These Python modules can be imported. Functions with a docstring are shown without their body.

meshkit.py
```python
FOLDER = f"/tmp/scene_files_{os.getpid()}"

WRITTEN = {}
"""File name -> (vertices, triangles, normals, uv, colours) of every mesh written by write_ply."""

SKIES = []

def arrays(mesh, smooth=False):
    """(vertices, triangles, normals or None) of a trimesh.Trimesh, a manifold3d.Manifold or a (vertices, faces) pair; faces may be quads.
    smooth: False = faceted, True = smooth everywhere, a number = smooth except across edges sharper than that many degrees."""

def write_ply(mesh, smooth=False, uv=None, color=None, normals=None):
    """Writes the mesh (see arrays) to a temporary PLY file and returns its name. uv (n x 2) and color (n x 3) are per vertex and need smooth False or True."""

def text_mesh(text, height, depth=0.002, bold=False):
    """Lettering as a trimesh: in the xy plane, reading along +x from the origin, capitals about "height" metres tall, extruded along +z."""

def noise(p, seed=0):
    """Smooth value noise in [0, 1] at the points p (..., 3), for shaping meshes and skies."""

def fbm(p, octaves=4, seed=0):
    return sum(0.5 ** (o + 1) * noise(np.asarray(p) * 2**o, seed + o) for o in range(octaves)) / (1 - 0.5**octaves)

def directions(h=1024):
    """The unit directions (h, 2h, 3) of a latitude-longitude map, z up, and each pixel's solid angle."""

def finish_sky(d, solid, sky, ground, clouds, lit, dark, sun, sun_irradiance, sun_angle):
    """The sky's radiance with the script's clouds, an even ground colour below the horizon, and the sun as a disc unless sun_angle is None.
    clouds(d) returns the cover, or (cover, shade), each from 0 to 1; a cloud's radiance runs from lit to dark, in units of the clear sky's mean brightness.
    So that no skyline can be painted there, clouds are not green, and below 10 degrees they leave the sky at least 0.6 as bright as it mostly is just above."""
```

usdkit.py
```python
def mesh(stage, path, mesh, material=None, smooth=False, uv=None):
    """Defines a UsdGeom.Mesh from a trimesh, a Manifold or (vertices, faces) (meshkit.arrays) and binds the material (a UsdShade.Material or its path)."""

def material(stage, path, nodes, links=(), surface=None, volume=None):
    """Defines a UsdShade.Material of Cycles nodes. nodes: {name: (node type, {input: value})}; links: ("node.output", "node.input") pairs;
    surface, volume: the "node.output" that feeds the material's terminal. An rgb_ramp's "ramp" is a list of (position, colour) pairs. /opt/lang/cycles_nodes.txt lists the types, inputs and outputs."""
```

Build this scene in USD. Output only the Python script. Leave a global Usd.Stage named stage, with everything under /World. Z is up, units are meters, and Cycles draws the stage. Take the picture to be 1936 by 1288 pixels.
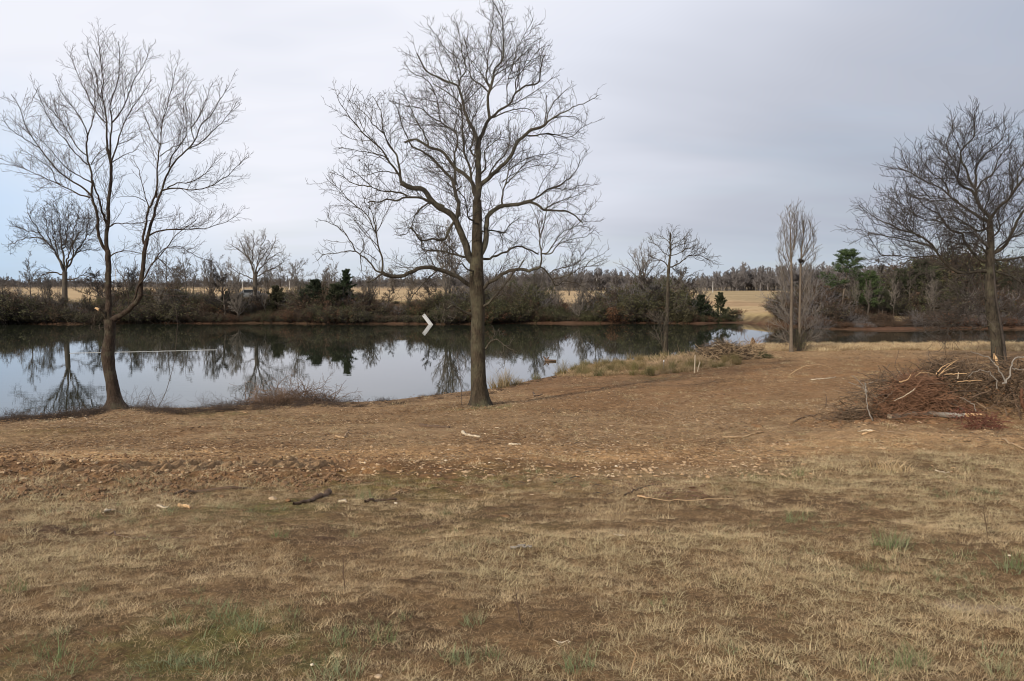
import math, numpy as np, usdkit, meshkit
from pxr import Usd, UsdGeom, UsdLux, UsdShade, Sdf, Gf, Vt
from scipy.interpolate import RBFInterpolator
from scipy.ndimage import map_coordinates

# ------------------------------------------------------------------ camera, sky, sun
stage = Usd.Stage.CreateInMemory()
UsdGeom.SetStageUpAxis(stage, 'Z'); UsdGeom.SetStageMetersPerUnit(stage, 1.0)
UsdGeom.Xform.Define(stage, '/World'); UsdGeom.Scope.Define(stage, '/World/Looks')
F, CX, CY, HORIZON, EYE = 1570.0, 968.0, 644.0, 540.0, 4.6
PITCH = math.atan((CY - HORIZON) / F)
cam = UsdGeom.Camera.Define(stage, '/World/camera')
cam.AddTranslateOp().Set((0, 0, EYE)); cam.AddRotateXYZOp().Set((90 - math.degrees(PITCH), 0, 0))
cam.CreateHorizontalApertureAttr(36.0); cam.CreateVerticalApertureAttr(36.0 * 681 / 1024)
cam.CreateFocalLengthAttr(36.0 * F / 1936); cam.CreateClippingRangeAttr((0.1, 6000.0))
cam.CreateExposureAttr(0.12)

SUN = np.array([-0.58, -0.70, 0.46]); SUN /= np.linalg.norm(SUN)
SUN_EL, SUN_ROT = math.asin(SUN[2]), math.atan2(SUN[0], SUN[1])
sky_mat = usdkit.material(stage, '/World/Looks/sky', {
    'tc': ('texture_coordinate', {}), 'sep': ('separate_xyz', {}),
    'sky': ('sky_texture', {'sky_type': 'single_scattering', 'sun_disc': False, 'sun_elevation': SUN_EL, 'sun_rotation': SUN_ROT}),
    # cloud deck: drawn-out soft streaks, thinner and whiter to the left, greyer to the right and low down
    'zz': ('math', {'math_type': 'add', 'value2': 0.16}),
    'px': ('math', {'math_type': 'divide'}), 'py': ('math', {'math_type': 'divide'}),
    'xy': ('combine_xyz', {'z': 0.0}), 'map': ('mapping', {'rotation': (0, 0, 0.5), 'scale': (0.55, 1.0, 1.0)}),
    'n1': ('noise_texture', {'scale': 0.75, 'detail': 5.0, 'roughness': 0.45, 'distortion': 0.4}),
    'gx': ('math', {'math_type': 'multiply_add', 'value2': -1.15, 'value3': 0.20}),
    'gz': ('math', {'math_type': 'multiply_add', 'value2': 1.25, 'value3': 0.0}),
    'gs': ('math', {'math_type': 'add'}),
    'nn': ('math', {'math_type': 'multiply_add', 'value2': 0.75}),
    'ramp': ('rgb_ramp', {'ramp': [(0.0, (3.25, 3.6, 4.4)), (0.22, (3.9, 4.25, 5.1)), (0.45, (5.05, 5.3, 6.1)), (0.75, (7.2, 7.45, 8.35)), (1.0, (8.3, 8.4, 9.1))]}),
    'low': ('rgb_ramp', {'ramp': [(0.0, (1, 1, 1)), (0.025, (0.8, 0.8, 0.8)), (0.075, (0, 0, 0)), (1.0, (0, 0, 0))]}),
    'lowf': ('rgb_to_bw', {}), 'lowk': ('math', {'math_type': 'multiply', 'value2': 0.72}),
    'lowmix': ('mix', {'color2': (5.4, 6.2, 7.0)}),
    'bx': ('map_range', {'from_min': -0.30, 'from_max': -0.58, 'to_min': 0.0, 'to_max': 1.0, 'clamp': True}), 'bz': ('map_range', {'from_min': 0.23, 'from_max': 0.09, 'to_min': 0.0, 'to_max': 1.0, 'clamp': True}),
    'bb': ('math', {'math_type': 'multiply'}), 'bk': ('math', {'math_type': 'multiply', 'value2': 0.85}), 'blue': ('mix', {'color2': (4.4, 6.3, 8.6)}),
    'n2': ('noise_texture', {'scale': 1.6, 'detail': 3.0, 'roughness': 0.5}),
    'cov': ('rgb_ramp', {'ramp': [(0.0, (0.80, 0.80, 0.80)), (0.36, (0.86, 0.86, 0.86)), (0.5, (0.98, 0.98, 0.98)), (1.0, (1, 1, 1))]}),
    'covf': ('rgb_to_bw', {}), 'mix': ('mix', {}),
    'bg': ('background_shader', {'strength': 0.1})},
    [('tc.generated', 'sep.vector'), ('sep.z', 'zz.value1'), ('sep.x', 'px.value1'), ('zz.value', 'px.value2'), ('sep.y', 'py.value1'), ('zz.value', 'py.value2'),
     ('px.value', 'xy.x'), ('py.value', 'xy.y'), ('xy.vector', 'map.vector'), ('map.vector', 'n1.vector'), ('map.vector', 'n2.vector'),
     ('sep.x', 'gx.value1'), ('sep.z', 'gz.value1'), ('gx.value', 'gs.value1'), ('gz.value', 'gs.value2'),
     ('n1.fac', 'nn.value1'), ('gs.value', 'nn.value3'), ('nn.value', 'ramp.fac'),
     ('sep.z', 'low.fac'), ('low.color', 'lowf.color'), ('lowf.val', 'lowk.value1'), ('lowk.value', 'lowmix.fac'), ('ramp.color', 'lowmix.color1'),
     ('n2.fac', 'cov.fac'), ('cov.color', 'covf.color'), ('covf.val', 'mix.fac'), ('sky.color', 'mix.color1'), ('sep.x', 'bx.value'), ('sep.z', 'bz.value'), ('bx.result', 'bb.value1'), ('bz.result', 'bb.value2'), ('bb.value', 'bk.value1'), ('bk.value', 'blue.fac'), ('lowmix.color', 'blue.color1'), ('blue.color', 'mix.color2'), ('mix.color', 'bg.color')],
    surface='bg.background')
dome = UsdLux.DomeLight.Define(stage, '/World/sky'); UsdShade.MaterialBindingAPI.Apply(dome.GetPrim()).Bind(sky_mat)
sun = UsdLux.DistantLight.Define(stage, '/World/sun')
sun.CreateNormalizeAttr(True); sun.CreateIntensityAttr(1.2); sun.CreateAngleAttr(1.5); sun.CreateColorAttr((1.0, 0.9, 0.76))
sun.AddRotateXYZOp().Set((90 - math.degrees(SUN_EL), 0, -math.degrees(math.atan2(SUN[0], -SUN[1])) * -1))

# ------------------------------------------------------------------ helpers
taken = {}
def free(path):
    parent, name = path.rsplit('/', 1)
    n = taken.get(path, -1) + 1; taken[path] = n
    return path if n == 0 else f'{parent}/{name}_{n:03d}'
def tag(prim, label=None, cat=None, group=None, kind=None):
    prim = prim.GetPrim() if hasattr(prim, 'GetPrim') else prim
    for k, v in (('label', label), ('category', cat), ('group', group), ('kind', kind)):
        if v: prim.SetCustomDataByKey(k, v)
    return prim
def thing(name, loc, rz=0.0, scale=1.0, label=None, cat=None, group=None, kind=None, tilt=None):
    x = UsdGeom.Xform.Define(stage, free('/World/' + name))
    x.AddTranslateOp().Set(Gf.Vec3d(*map(float, loc)))
    if rz: x.AddRotateZOp().Set(float(rz))
    if tilt: x.AddRotateXYZOp().Set(Gf.Vec3f(*map(float, tilt)))
    s = np.broadcast_to(scale, 3)
    if not np.allclose(s, 1): x.AddScaleOp().Set(Gf.Vec3f(*map(float, s)))
    return tag(x, label, cat, group, kind)
def part(parent, name, mesh, mat, smooth=False, label=None, kind=None):
    m = usdkit.mesh(stage, free(f'{parent.GetPath()}/{name}'), mesh, mat, smooth)
    return tag(m, label, kind=kind)
def single(name, mesh, mat, smooth=False, **kw):
    return tag(usdkit.mesh(stage, free('/World/' + name), mesh, mat, smooth), **kw)
protos = {}
def proto(name):
    p = stage.CreateClassPrim('/World/Prototypes_' + name); p.SetTypeName('Xform'); protos[name] = p
    return p
def copy_of(pname, name, loc, rz=0.0, scale=1.0, **kw):
    t = thing(name, loc, rz, scale, **kw)
    t.GetReferences().AddInternalReference(protos[pname].GetPath()); t.SetInstanceable(True)
    return t
def colour_primvar(meshprim, col):
    UsdGeom.PrimvarsAPI(meshprim).CreatePrimvar('tint', Sdf.ValueTypeNames.Color3fArray, 'vertex').Set(Vt.Vec3fArray.FromNumpy(np.asarray(col, np.float32)))

def ray(px, py):
    cp, sp = math.cos(PITCH), math.sin(PITCH)
    a, b = (px - CX) / F, (CY - py) / F
    return np.array([a, cp + b * sp, -sp + b * cp])
def at(px, py, Y):
    d = ray(px, py); return np.array([0, 0, EYE]) + d * (Y / d[1])
def at_z(px, py, z):
    d = ray(px, py); return np.array([0, 0, EYE]) + d * ((z - EYE) / d[2])
def fbm(x, y, s, o=4, seed=0):
    return meshkit.fbm(np.stack([np.asarray(x, float) * s, np.asarray(y, float) * s, np.full(np.shape(x), 0.37 + seed)], -1), o, seed)
def sstep(a, b, x):
    t = np.clip((x - a) / (b - a), 0, 1); return t * t * (3 - 2 * t)

# ------------------------------------------------------------------ materials
def mat(name, nodes, links, surface='p.BSDF', volume=None):
    return usdkit.material(stage, '/World/Looks/' + name, nodes, links, surface, volume)
def plain(name, col, rough=0.8, var=0.25, scale=6.0, spec=0.25, bump=0.0, bscale=40.0):
    """a rough natural surface: a colour with noise of its own"""
    lo, hi = [c * (1 - var) for c in col], [min(1, c * (1 + var)) for c in col]
    nodes = {'g': ('texture_coordinate', {}), 'n': ('noise_texture', {'scale': scale, 'detail': 4.0, 'roughness': 0.65}),
             'r': ('rgb_ramp', {'ramp': [(0.25, lo), (0.75, hi)]}), 'p': ('principled_bsdf', {'roughness': rough, 'specular_ior_level': spec})}
    links = [('g.object', 'n.vector'), ('n.fac', 'r.fac'), ('r.color', 'p.base_color')]
    if bump:
        nodes |= {'n2': ('noise_texture', {'scale': bscale, 'detail': 4.0}), 'b': ('bump', {'strength': bump, 'distance': 0.02})}
        links += [('g.object', 'n2.vector'), ('n2.fac', 'b.height'), ('b.normal', 'p.normal')]
    return mat(name, nodes, links)
def bark(name, dark, light, moss, scale=14.0, mossy=0.45):
    return mat(name, {'g': ('texture_coordinate', {}), 'm': ('mapping', {'scale': (1, 1, 0.22)}),
        'n': ('noise_texture', {'scale': scale, 'detail': 6.0, 'roughness': 0.7, 'distortion': 0.3}),
        'r': ('rgb_ramp', {'ramp': [(0.32, dark), (0.68, light)]}),
        'n2': ('noise_texture', {'scale': 1.7, 'detail': 5.0, 'roughness': 0.65}), 'r2': ('rgb_ramp', {'ramp': [(mossy, (0, 0, 0)), (mossy + 0.2, (1, 1, 1))]}), 'f2': ('rgb_to_bw', {}), 'k2': ('math', {'math_type': 'multiply', 'value2': 0.7}),
        'mx': ('mix', {'color2': moss}), 'v': ('voronoi_texture', {'scale': scale * 2.2, 'feature': 'distance_to_edge'}),
        'ad': ('math', {'math_type': 'add'}), 'b': ('bump', {'strength': 0.9, 'distance': 0.03}),
        'p': ('principled_bsdf', {'roughness': 0.9, 'specular_ior_level': 0.15})},
        [('g.object', 'm.vector'), ('m.vector', 'n.vector'), ('m.vector', 'v.vector'), ('g.object', 'n2.vector'), ('n.fac', 'r.fac'), ('n2.fac', 'r2.fac'), ('r2.color', 'f2.color'), ('f2.val', 'k2.value1'),
         ('k2.value', 'mx.fac'), ('r.color', 'mx.color1'), ('mx.color', 'p.base_color'), ('n.fac', 'ad.value1'), ('v.distance', 'ad.value2'), ('ad.value', 'b.height'), ('b.normal', 'p.normal')])
def leafy(name, cols, trans=0.25, rough=0.6):
    """blades and leaves: the tone differs from piece to piece"""
    n = len(cols)
    return mat(name, {'g': ('geometry', {}), 'o': ('object_info', {}), 'a': ('math', {'math_type': 'add'}), 'fr': ('math', {'math_type': 'fraction'}),
        'r': ('rgb_ramp', {'ramp': [(i / max(1, n - 1), c) for i, c in enumerate(cols)]}),
        'p': ('principled_bsdf', {'roughness': rough, 'specular_ior_level': 0.2}), 't': ('translucent_bsdf', {}), 'm': ('mix_closure', {'fac': trans})},
        [('g.random_per_island', 'a.value1'), ('o.random', 'a.value2'), ('a.value', 'fr.value1'), ('fr.value', 'r.fac'), ('r.color', 'p.base_color'), ('r.color', 't.color'), ('p.BSDF', 'm.closure1'), ('t.BSDF', 'm.closure2')], surface='m.closure')

BARK_OAK = bark('bark_oak', (0.016, 0.012, 0.008), (0.064, 0.048, 0.032), (0.080, 0.074, 0.046))
BARK_LIMB = bark('bark_limb', (0.026, 0.021, 0.015), (0.082, 0.069, 0.050), (0.135, 0.13, 0.092), 22.0, 0.50)
BARK_RED = bark('bark_red', (0.016, 0.011, 0.008), (0.060, 0.041, 0.029), (0.085, 0.080, 0.052), 16.0, 0.5)
BARK_GREY = bark('bark_grey', (0.020, 0.016, 0.012), (0.070, 0.057, 0.041), (0.088, 0.082, 0.054), 12.0, 0.5)
BARK_PALE = plain('bark_pale', (0.105, 0.083, 0.062), 0.9, 0.3, 4.0)
BARK_FAR = plain('bark_far', (0.060, 0.050, 0.040), 0.9, 0.3, 1.5)
TWIG_OAK = plain('twig_oak', (0.055, 0.045, 0.035), 0.85, 0.35, 1.5)
TWIG_RED = plain('twig_red', (0.058, 0.043, 0.034), 0.85, 0.3, 1.5)
TWIG_DARK = plain('twig_dark', (0.042, 0.034, 0.028), 0.85, 0.3, 1.5)
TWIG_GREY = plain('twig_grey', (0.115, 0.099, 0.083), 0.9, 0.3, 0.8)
TWIG_FARLINE = plain('twig_farline', (0.135, 0.122, 0.118), 0.9, 0.25, 0.3)  # distance haze put into the colour: paler and greyer twigs
TWIG_BROWN = plain('twig_brown', (0.050, 0.034, 0.024), 0.9, 0.45, 0.6)
TWIG_OLIVE = plain('twig_olive', (0.044, 0.042, 0.024), 0.9, 0.4, 0.6)
VINE_RED = leafy('vine_red', [(0.085, 0.040, 0.025), (0.15, 0.075, 0.043), (0.20, 0.12, 0.07), (0.11, 0.065, 0.04)], 0.05)
VINE_BROWN = leafy('vine_brown', [(0.07, 0.042, 0.027), (0.11, 0.065, 0.04), (0.15, 0.095, 0.06), (0.05, 0.033, 0.023)], 0.05)
DEBRIS_TAN = leafy('debris_tan', [(0.30, 0.215, 0.13), (0.20, 0.14, 0.085), (0.38, 0.28, 0.175), (0.14, 0.095, 0.06)], 0.05)
DEBRIS = leafy('debris', [(0.09, 0.06, 0.038), (0.17, 0.115, 0.07), (0.30, 0.225, 0.145), (0.12, 0.08, 0.05), (0.05, 0.036, 0.025)], 0.05)
WOOD_RAW = plain('wood_raw', (0.42, 0.275, 0.145), 0.7, 0.25, 9.0, 0.2, 0.4, 30.0)
WOOD_PALE = plain('wood_pale', (0.40, 0.33, 0.235), 0.7, 0.25, 9.0)
WOOD_DARK = plain('wood_dark', (0.09, 0.058, 0.038), 0.85, 0.4, 14.0, 0.2, 0.5, 40.0)
WOOD_TAN = plain('wood_tan', (0.30, 0.205, 0.115), 0.8, 0.3, 9.0)
WOOD_GREY = plain('wood_grey', (0.19, 0.17, 0.145), 0.85, 0.3, 8.0, 0.2, 0.5, 40.0)
STONE = plain('stone', (0.34, 0.25, 0.16), 0.85, 0.35, 7.0, 0.25, 0.5, 25.0)
STONE_PALE = plain('stone_pale', (0.52, 0.44, 0.33), 0.8, 0.25, 9.0, 0.25, 0.4, 25.0)
CLOD = plain('clod', (0.145, 0.084, 0.044), 0.95, 0.5, 9.0, 0.1, 0.9, 30.0)
SOIL_RIDGE = plain('soil_ridge', (0.185, 0.118, 0.064), 0.95, 0.55, 14.0, 0.1, 1.0, 34.0)
CLOD_DARK = plain('clod_dark', (0.115, 0.068, 0.038), 0.95, 0.5, 9.0, 0.1, 0.9, 30.0)
LEAF_RED = leafy('leaf_red', [(0.065, 0.024, 0.017), (0.11, 0.040, 0.026), (0.05, 0.026, 0.018)], 0.2)
LEAF_RUST = leafy('leaf_rust', [(0.14, 0.062, 0.034), (0.10, 0.052, 0.032), (0.18, 0.09, 0.045)], 0.2)
LEAF_DRY = leafy('leaf_dry', [(0.085, 0.052, 0.030), (0.065, 0.044, 0.028), (0.12, 0.07, 0.04)], 0.2)
LEAF_OLIVE = leafy('leaf_olive', [(0.055, 0.058, 0.026), (0.075, 0.072, 0.032), (0.10, 0.085, 0.045)], 0.2)
LEAF_CEDAR = leafy('leaf_cedar', [(0.022, 0.034, 0.018), (0.034, 0.048, 0.024), (0.045, 0.055, 0.026)], 0.15)
LEAF_JUNIPER = leafy('leaf_juniper', [(0.028, 0.036, 0.020), (0.045, 0.050, 0.026), (0.055, 0.052, 0.030)], 0.15)
LEAF_PINE = leafy('leaf_pine', [(0.026, 0.044, 0.018), (0.042, 0.066, 0.026), (0.060, 0.084, 0.032)], 0.15)
LEAF_BRIGHT = leafy('leaf_bright', [(0.035, 0.070, 0.018), (0.05, 0.095, 0.025)], 0.2)
GRASS_DRY = leafy('grass_dry', [(0.266, 0.177, 0.094), (0.452, 0.335, 0.187), (0.570, 0.457, 0.278), (0.186, 0.122, 0.064), (0.393, 0.290, 0.162)], 0.25)
GRASS_BROWN = leafy('grass_brown', [(0.177, 0.111, 0.058), (0.304, 0.203, 0.108), (0.413, 0.295, 0.166), (0.118, 0.075, 0.041)], 0.25)
GRASS_PALE = leafy('grass_pale', [(0.374, 0.304, 0.172), (0.442, 0.365, 0.212), (0.304, 0.233, 0.129)], 0.25)
GRASS_GREEN = leafy('grass_green', [(0.15, 0.18, 0.085), (0.20, 0.225, 0.12), (0.12, 0.15, 0.06), (0.26, 0.25, 0.14)], 0.3)
GRASS_MOSS = leafy('grass_moss', [(0.085, 0.10, 0.028), (0.12, 0.12, 0.038), (0.16, 0.13, 0.06)], 0.3)
REED = leafy('reed', [(0.18, 0.135, 0.058), (0.13, 0.115, 0.045), (0.24, 0.175, 0.085), (0.09, 0.085, 0.035)], 0.25)
REED_TAN = leafy('reed_tan', [(0.38, 0.29, 0.16), (0.30, 0.22, 0.12), (0.24, 0.17, 0.085)], 0.25)
WHITE_PAINT = plain('white_paint', (0.52, 0.53, 0.54), 0.5, 0.12, 4.0)
POLE = plain('pole', (0.40, 0.39, 0.37), 0.7)
WHITE_DULL = plain('white_dull', (0.44, 0.44, 0.43), 0.6, 0.15, 4.0)
GLASS_DARK = mat('glass_dark', {'p': ('principled_bsdf', {'base_color': (0.02, 0.024, 0.028), 'roughness': 0.1})}, [])
RUBBER = plain('rubber', (0.02, 0.02, 0.02), 0.8)
CAR_GREY = mat('car_grey', {'p': ('principled_bsdf', {'base_color': (0.15, 0.16, 0.17), 'roughness': 0.35, 'metallic': 0.3})}, [])

CHIPS = leafy('chips', [(0.50, 0.36, 0.21), (0.38, 0.26, 0.15), (0.30, 0.19, 0.10), (0.56, 0.44, 0.30), (0.24, 0.15, 0.08)], 0.0, .85)
PEBBLE = leafy('pebble', [(0.36, 0.26, 0.16), (0.28, 0.185, 0.10), (0.46, 0.37, 0.26), (0.22, 0.13, 0.07), (0.30, 0.19, 0.095)], 0.0, .85)
CRUMB = leafy('crumb', [(0.14, 0.083, 0.045), (0.18, 0.110, 0.058), (0.10, 0.060, 0.034), (0.22, 0.135, 0.068)], 0.0, .95)
# ground: the tint is baked per vertex from soil zones and some painted shade; fine grain comes from noise
GROUND = mat('ground', {'t': ('attribute', {'attribute': 'tint'}), 'g': ('geometry', {}),
    'n': ('noise_texture', {'scale': 26.0, 'detail': 6.0, 'roughness': 0.75}), 'r': ('rgb_ramp', {'ramp': [(0.28, (0.35, 0.33, 0.31)), (0.5, (0.98, 0.98, 0.98)), (0.70, (1.75, 1.72, 1.68))]}),
    'm': ('mix', {'mix_type': 'multiply', 'fac': 0.85}),
    'n3': ('noise_texture', {'scale': 4.3, 'detail': 5.0, 'roughness': 0.7}), 'r3': ('rgb_ramp', {'ramp': [(0.32, (0.55, 0.52, 0.50)), (0.68, (1.4, 1.4, 1.38))]}), 'm3': ('mix', {'mix_type': 'multiply', 'fac': 0.8}),
    'v': ('voronoi_texture', {'scale': 17.0, 'randomness': 1.0}), 'cr': ('rgb_ramp', {'ramp': [(0.0, (1, 1, 1)), (0.10, (0.9, 0.9, 0.9)), (0.17, (0, 0, 0)), (1.0, (0, 0, 0))]}), 'cf': ('rgb_to_bw', {}),
    'n4': ('noise_texture', {'scale': 0.9, 'detail': 3.0}), 'nr': ('rgb_ramp', {'ramp': [(0.42, (0, 0, 0)), (0.62, (0.55, 0.55, 0.55))]}), 'nf': ('rgb_to_bw', {}), 'cm': ('math', {'math_type': 'multiply'}),
    'chip': ('mix', {'color2': (0.42, 0.31, 0.19)}),
    'ba': ('bump', {'strength': 0.8, 'distance': 0.03}), 'p': ('principled_bsdf', {'roughness': 0.95, 'specular_ior_level': 0.08})},
    [('g.position', 'n.vector'), ('g.position', 'n3.vector'), ('g.position', 'v.vector'), ('g.position', 'n4.vector'), ('n.fac', 'r.fac'), ('t.color', 'm.color1'), ('r.color', 'm.color2'), ('n3.fac', 'r3.fac'), ('m.color', 'm3.color1'), ('r3.color', 'm3.color2'),
     ('v.distance', 'cr.fac'), ('cr.color', 'cf.color'), ('n4.fac', 'nr.fac'), ('nr.color', 'nf.color'), ('cf.val', 'cm.value1'), ('nf.val', 'cm.value2'), ('cm.value', 'chip.fac'), ('m3.color', 'chip.color1'),
     ('chip.color', 'p.base_color'), ('n.fac', 'ba.height'), ('ba.normal', 'p.normal')])
FIELD = mat('field', {'t': ('attribute', {'attribute': 'tint'}), 'g': ('geometry', {}), 'mp': ('mapping', {'scale': (0.02, 0.14, 0.1)}),
    'n': ('noise_texture', {'scale': 2.2, 'detail': 5.0, 'roughness': 0.65}), 'r': ('rgb_ramp', {'ramp': [(0.3, (0.72, 0.70, 0.66)), (0.7, (1.2, 1.2, 1.2))]}), 'm': ('mix', {'mix_type': 'multiply', 'fac': 1.0}),
    'n2': ('noise_texture', {'scale': 0.9, 'detail': 6.0, 'roughness': 0.7}), 'r2': ('rgb_ramp', {'ramp': [(0.3, (0.6, 0.6, 0.6)), (0.7, (1.3, 1.3, 1.3))]}), 'm2': ('mix', {'mix_type': 'multiply', 'fac': 0.7}),
    'p': ('principled_bsdf', {'roughness': 0.95, 'specular_ior_level': 0.08})},
    [('g.position', 'mp.vector'), ('mp.vector', 'n.vector'), ('g.position', 'n2.vector'), ('n.fac', 'r.fac'), ('t.color', 'm.color1'), ('r.color', 'm.color2'), ('n2.fac', 'r2.fac'), ('m.color', 'm2.color1'), ('r2.color', 'm2.color2'), ('m2.color', 'p.base_color')])
WATER = mat('water', {'g': ('geometry', {}), 'mp': ('mapping', {'scale': (0.35, 1.6, 1.0), 'rotation': (0, 0, 0.12)}),
    'n': ('noise_texture', {'scale': 1.3, 'detail': 3.0, 'roughness': 0.5}), 'n2': ('noise_texture', {'scale': 0.06, 'detail': 3.0}),
    'r2': ('rgb_ramp', {'ramp': [(0.42, (0.35, 0.35, 0.35)), (0.62, (1, 1, 1))]}), 'f2': ('rgb_to_bw', {}), 'h': ('math', {'math_type': 'multiply'}),
    'b': ('bump', {'strength': 0.018, 'distance': 0.10}),
    'p': ('principled_bsdf', {'base_color': (0.009, 0.010, 0.006), 'roughness': 0.014, 'ior': 1.333, 'specular_ior_level': 0.5})},
    [('g.position', 'mp.vector'), ('mp.vector', 'n.vector'), ('g.position', 'n2.vector'), ('n2.fac', 'r2.fac'), ('r2.color', 'f2.color'), ('n.fac', 'h.value1'), ('f2.val', 'h.value2'), ('h.value', 'b.height'), ('b.normal', 'p.normal')])

# ------------------------------------------------------------------ terrain
ctrl = []
def cz(px, py, z): p = at_z(px, py, z); ctrl.append((p[0], p[1], z))
for x in (-14, -7, 0, 7, 14):
    for y in (-14, 0, 3.4): ctrl.append((x, y, 3.0 + (0.0 if y > 0 else 0.1)))
for x in (-9, 0): ctrl.append((x, 9.0, 2.21)); ctrl.append((x * 1.2, 14.0, 1.77)); ctrl.append((x * 1.4, 20.0, 1.22))
shore = [(-500, 830), (-200, 808), (0, 791), (100, 786), (170, 779), (200, 768), (225, 763), (258, 766), (290, 773), (330, 774), (430, 769), (520, 763), (600, 759), (700, 760), (740, 759), (800, 747), (880, 739), (930, 735), (990, 717), (1040, 711),
         (1056, 700), (1100, 689), (1200, 679), (1290, 671), (1335, 664), (1375, 655), (1440, 651)]
for a, b in shore:
    cz(a, b, 0.0); p = at_z(a, b, 0.0); n = np.array([p[0], p[1]]) / math.hypot(p[0], p[1])
    ctrl.append((p[0] + n[0] * 5 - (2 if a > 1000 else 0), p[1] + n[1] * 5, -0.7)); ctrl.append((p[0] + n[0] * 11 - (3 if a > 1000 else 0), p[1] + n[1] * 11, -1.0))
for c in [(222, 770, 0.40), (205, 774, .35), (240, 774, .4), (60, 800, 0.3), (420, 790, 0.5), (640, 785, 0.55), (908, 768, 0.74), (0, 860, 1.05), (-300, 900, 1.3), (1050, 735, 0.42), (1150, 702, 0.16), (1300, 692, 0.22), (1250, 720, 0.48), (1300, 780, 1.0), (1420, 672, 0.42), (1500, 690, 0.55),
          (1505, 664, 0.42), (1560, 654, 0.38), (1700, 653, 0.45), (1850, 650, 0.55), (2050, 648, 0.6), (1650, 692, 0.75), (1887, 692, 1.0), (2100, 700, 1.2), (1600, 760, 1.38), (1850, 770, 1.55), (1700, 830, 1.9), (1936, 900, 2.15), (2100, 860, 2.0), (1450, 850, 1.75), (1250, 860, 1.8)]: cz(*c)
for x, y in ((30, 70), (38, 68), (50, 66), (65, 64)): ctrl.append((x, y, -0.4)); ctrl.append((x, y + 8, -1.0))
ctrl = np.array(ctrl)
rbf = RBFInterpolator(ctrl[:, :2], ctrl[:, 2], neighbors=40, smoothing=0.02, kernel='linear')
gx, gy = np.arange(-80, 80.1, 1.0), np.arange(-16, 92.1, 1.0)
GX, GY = np.meshgrid(gx, gy, indexing='ij')
HZ = rbf(np.stack([GX.ravel(), GY.ravel()], 1)).reshape(GX.shape)
from scipy.ndimage import gaussian_filter
HZ = gaussian_filter(HZ, 0.7)
deep = sstep(64, 76, GY + 0.10 * np.abs(GX)); HZ = HZ * (1 - deep) - 1.0 * deep
HZ = np.clip(HZ, -1.0, 3.4)
def hz(x, y):
    x, y = np.broadcast_arrays(np.asarray(x, float), np.asarray(y, float)); sh = x.shape
    return map_coordinates(HZ, [np.clip(x.ravel() + 80, 0, 160), np.clip(y.ravel() + 16, 0, 108)], order=1, mode='nearest').reshape(sh)
def far_shore(x):
    return 100 - 12 * sstep(27, 34, x) + 3 * sstep(22, 26, x) * (1 - sstep(27, 31, x)) + 1.2 * np.sin(x * 0.13) + 0.7 * np.sin(x * 0.41 + 1)
def hf(x, y):
    x, y = np.asarray(x, float), np.asarray(y, float)
    d = y - far_shore(x)
    k = sstep(-4, 12, x)                      # right of the middle the bank is lower
    kr = sstep(34, 42, x)
    top = 2.5 * (1 - k) + 1.1 * k
    bank = 0.25 * sstep(-0.3, 0.4, d) + (top - 0.25) * sstep(0.4, 8.5, d)
    fld = (3.55 * (1 - k) + 2.75 * k - top) * np.clip((d - 8) / 150, 0, 1) ** 0.8
    z = bank + fld
    gap = np.exp(-((x - 27) / 4.0) ** 2) * np.exp(-(np.maximum(d, 0) / 16) ** 2); z = z * (1 - 0.55 * gap)
    return np.where(d < 0, -1.3 * sstep(0, 3, -d), z)
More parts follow.
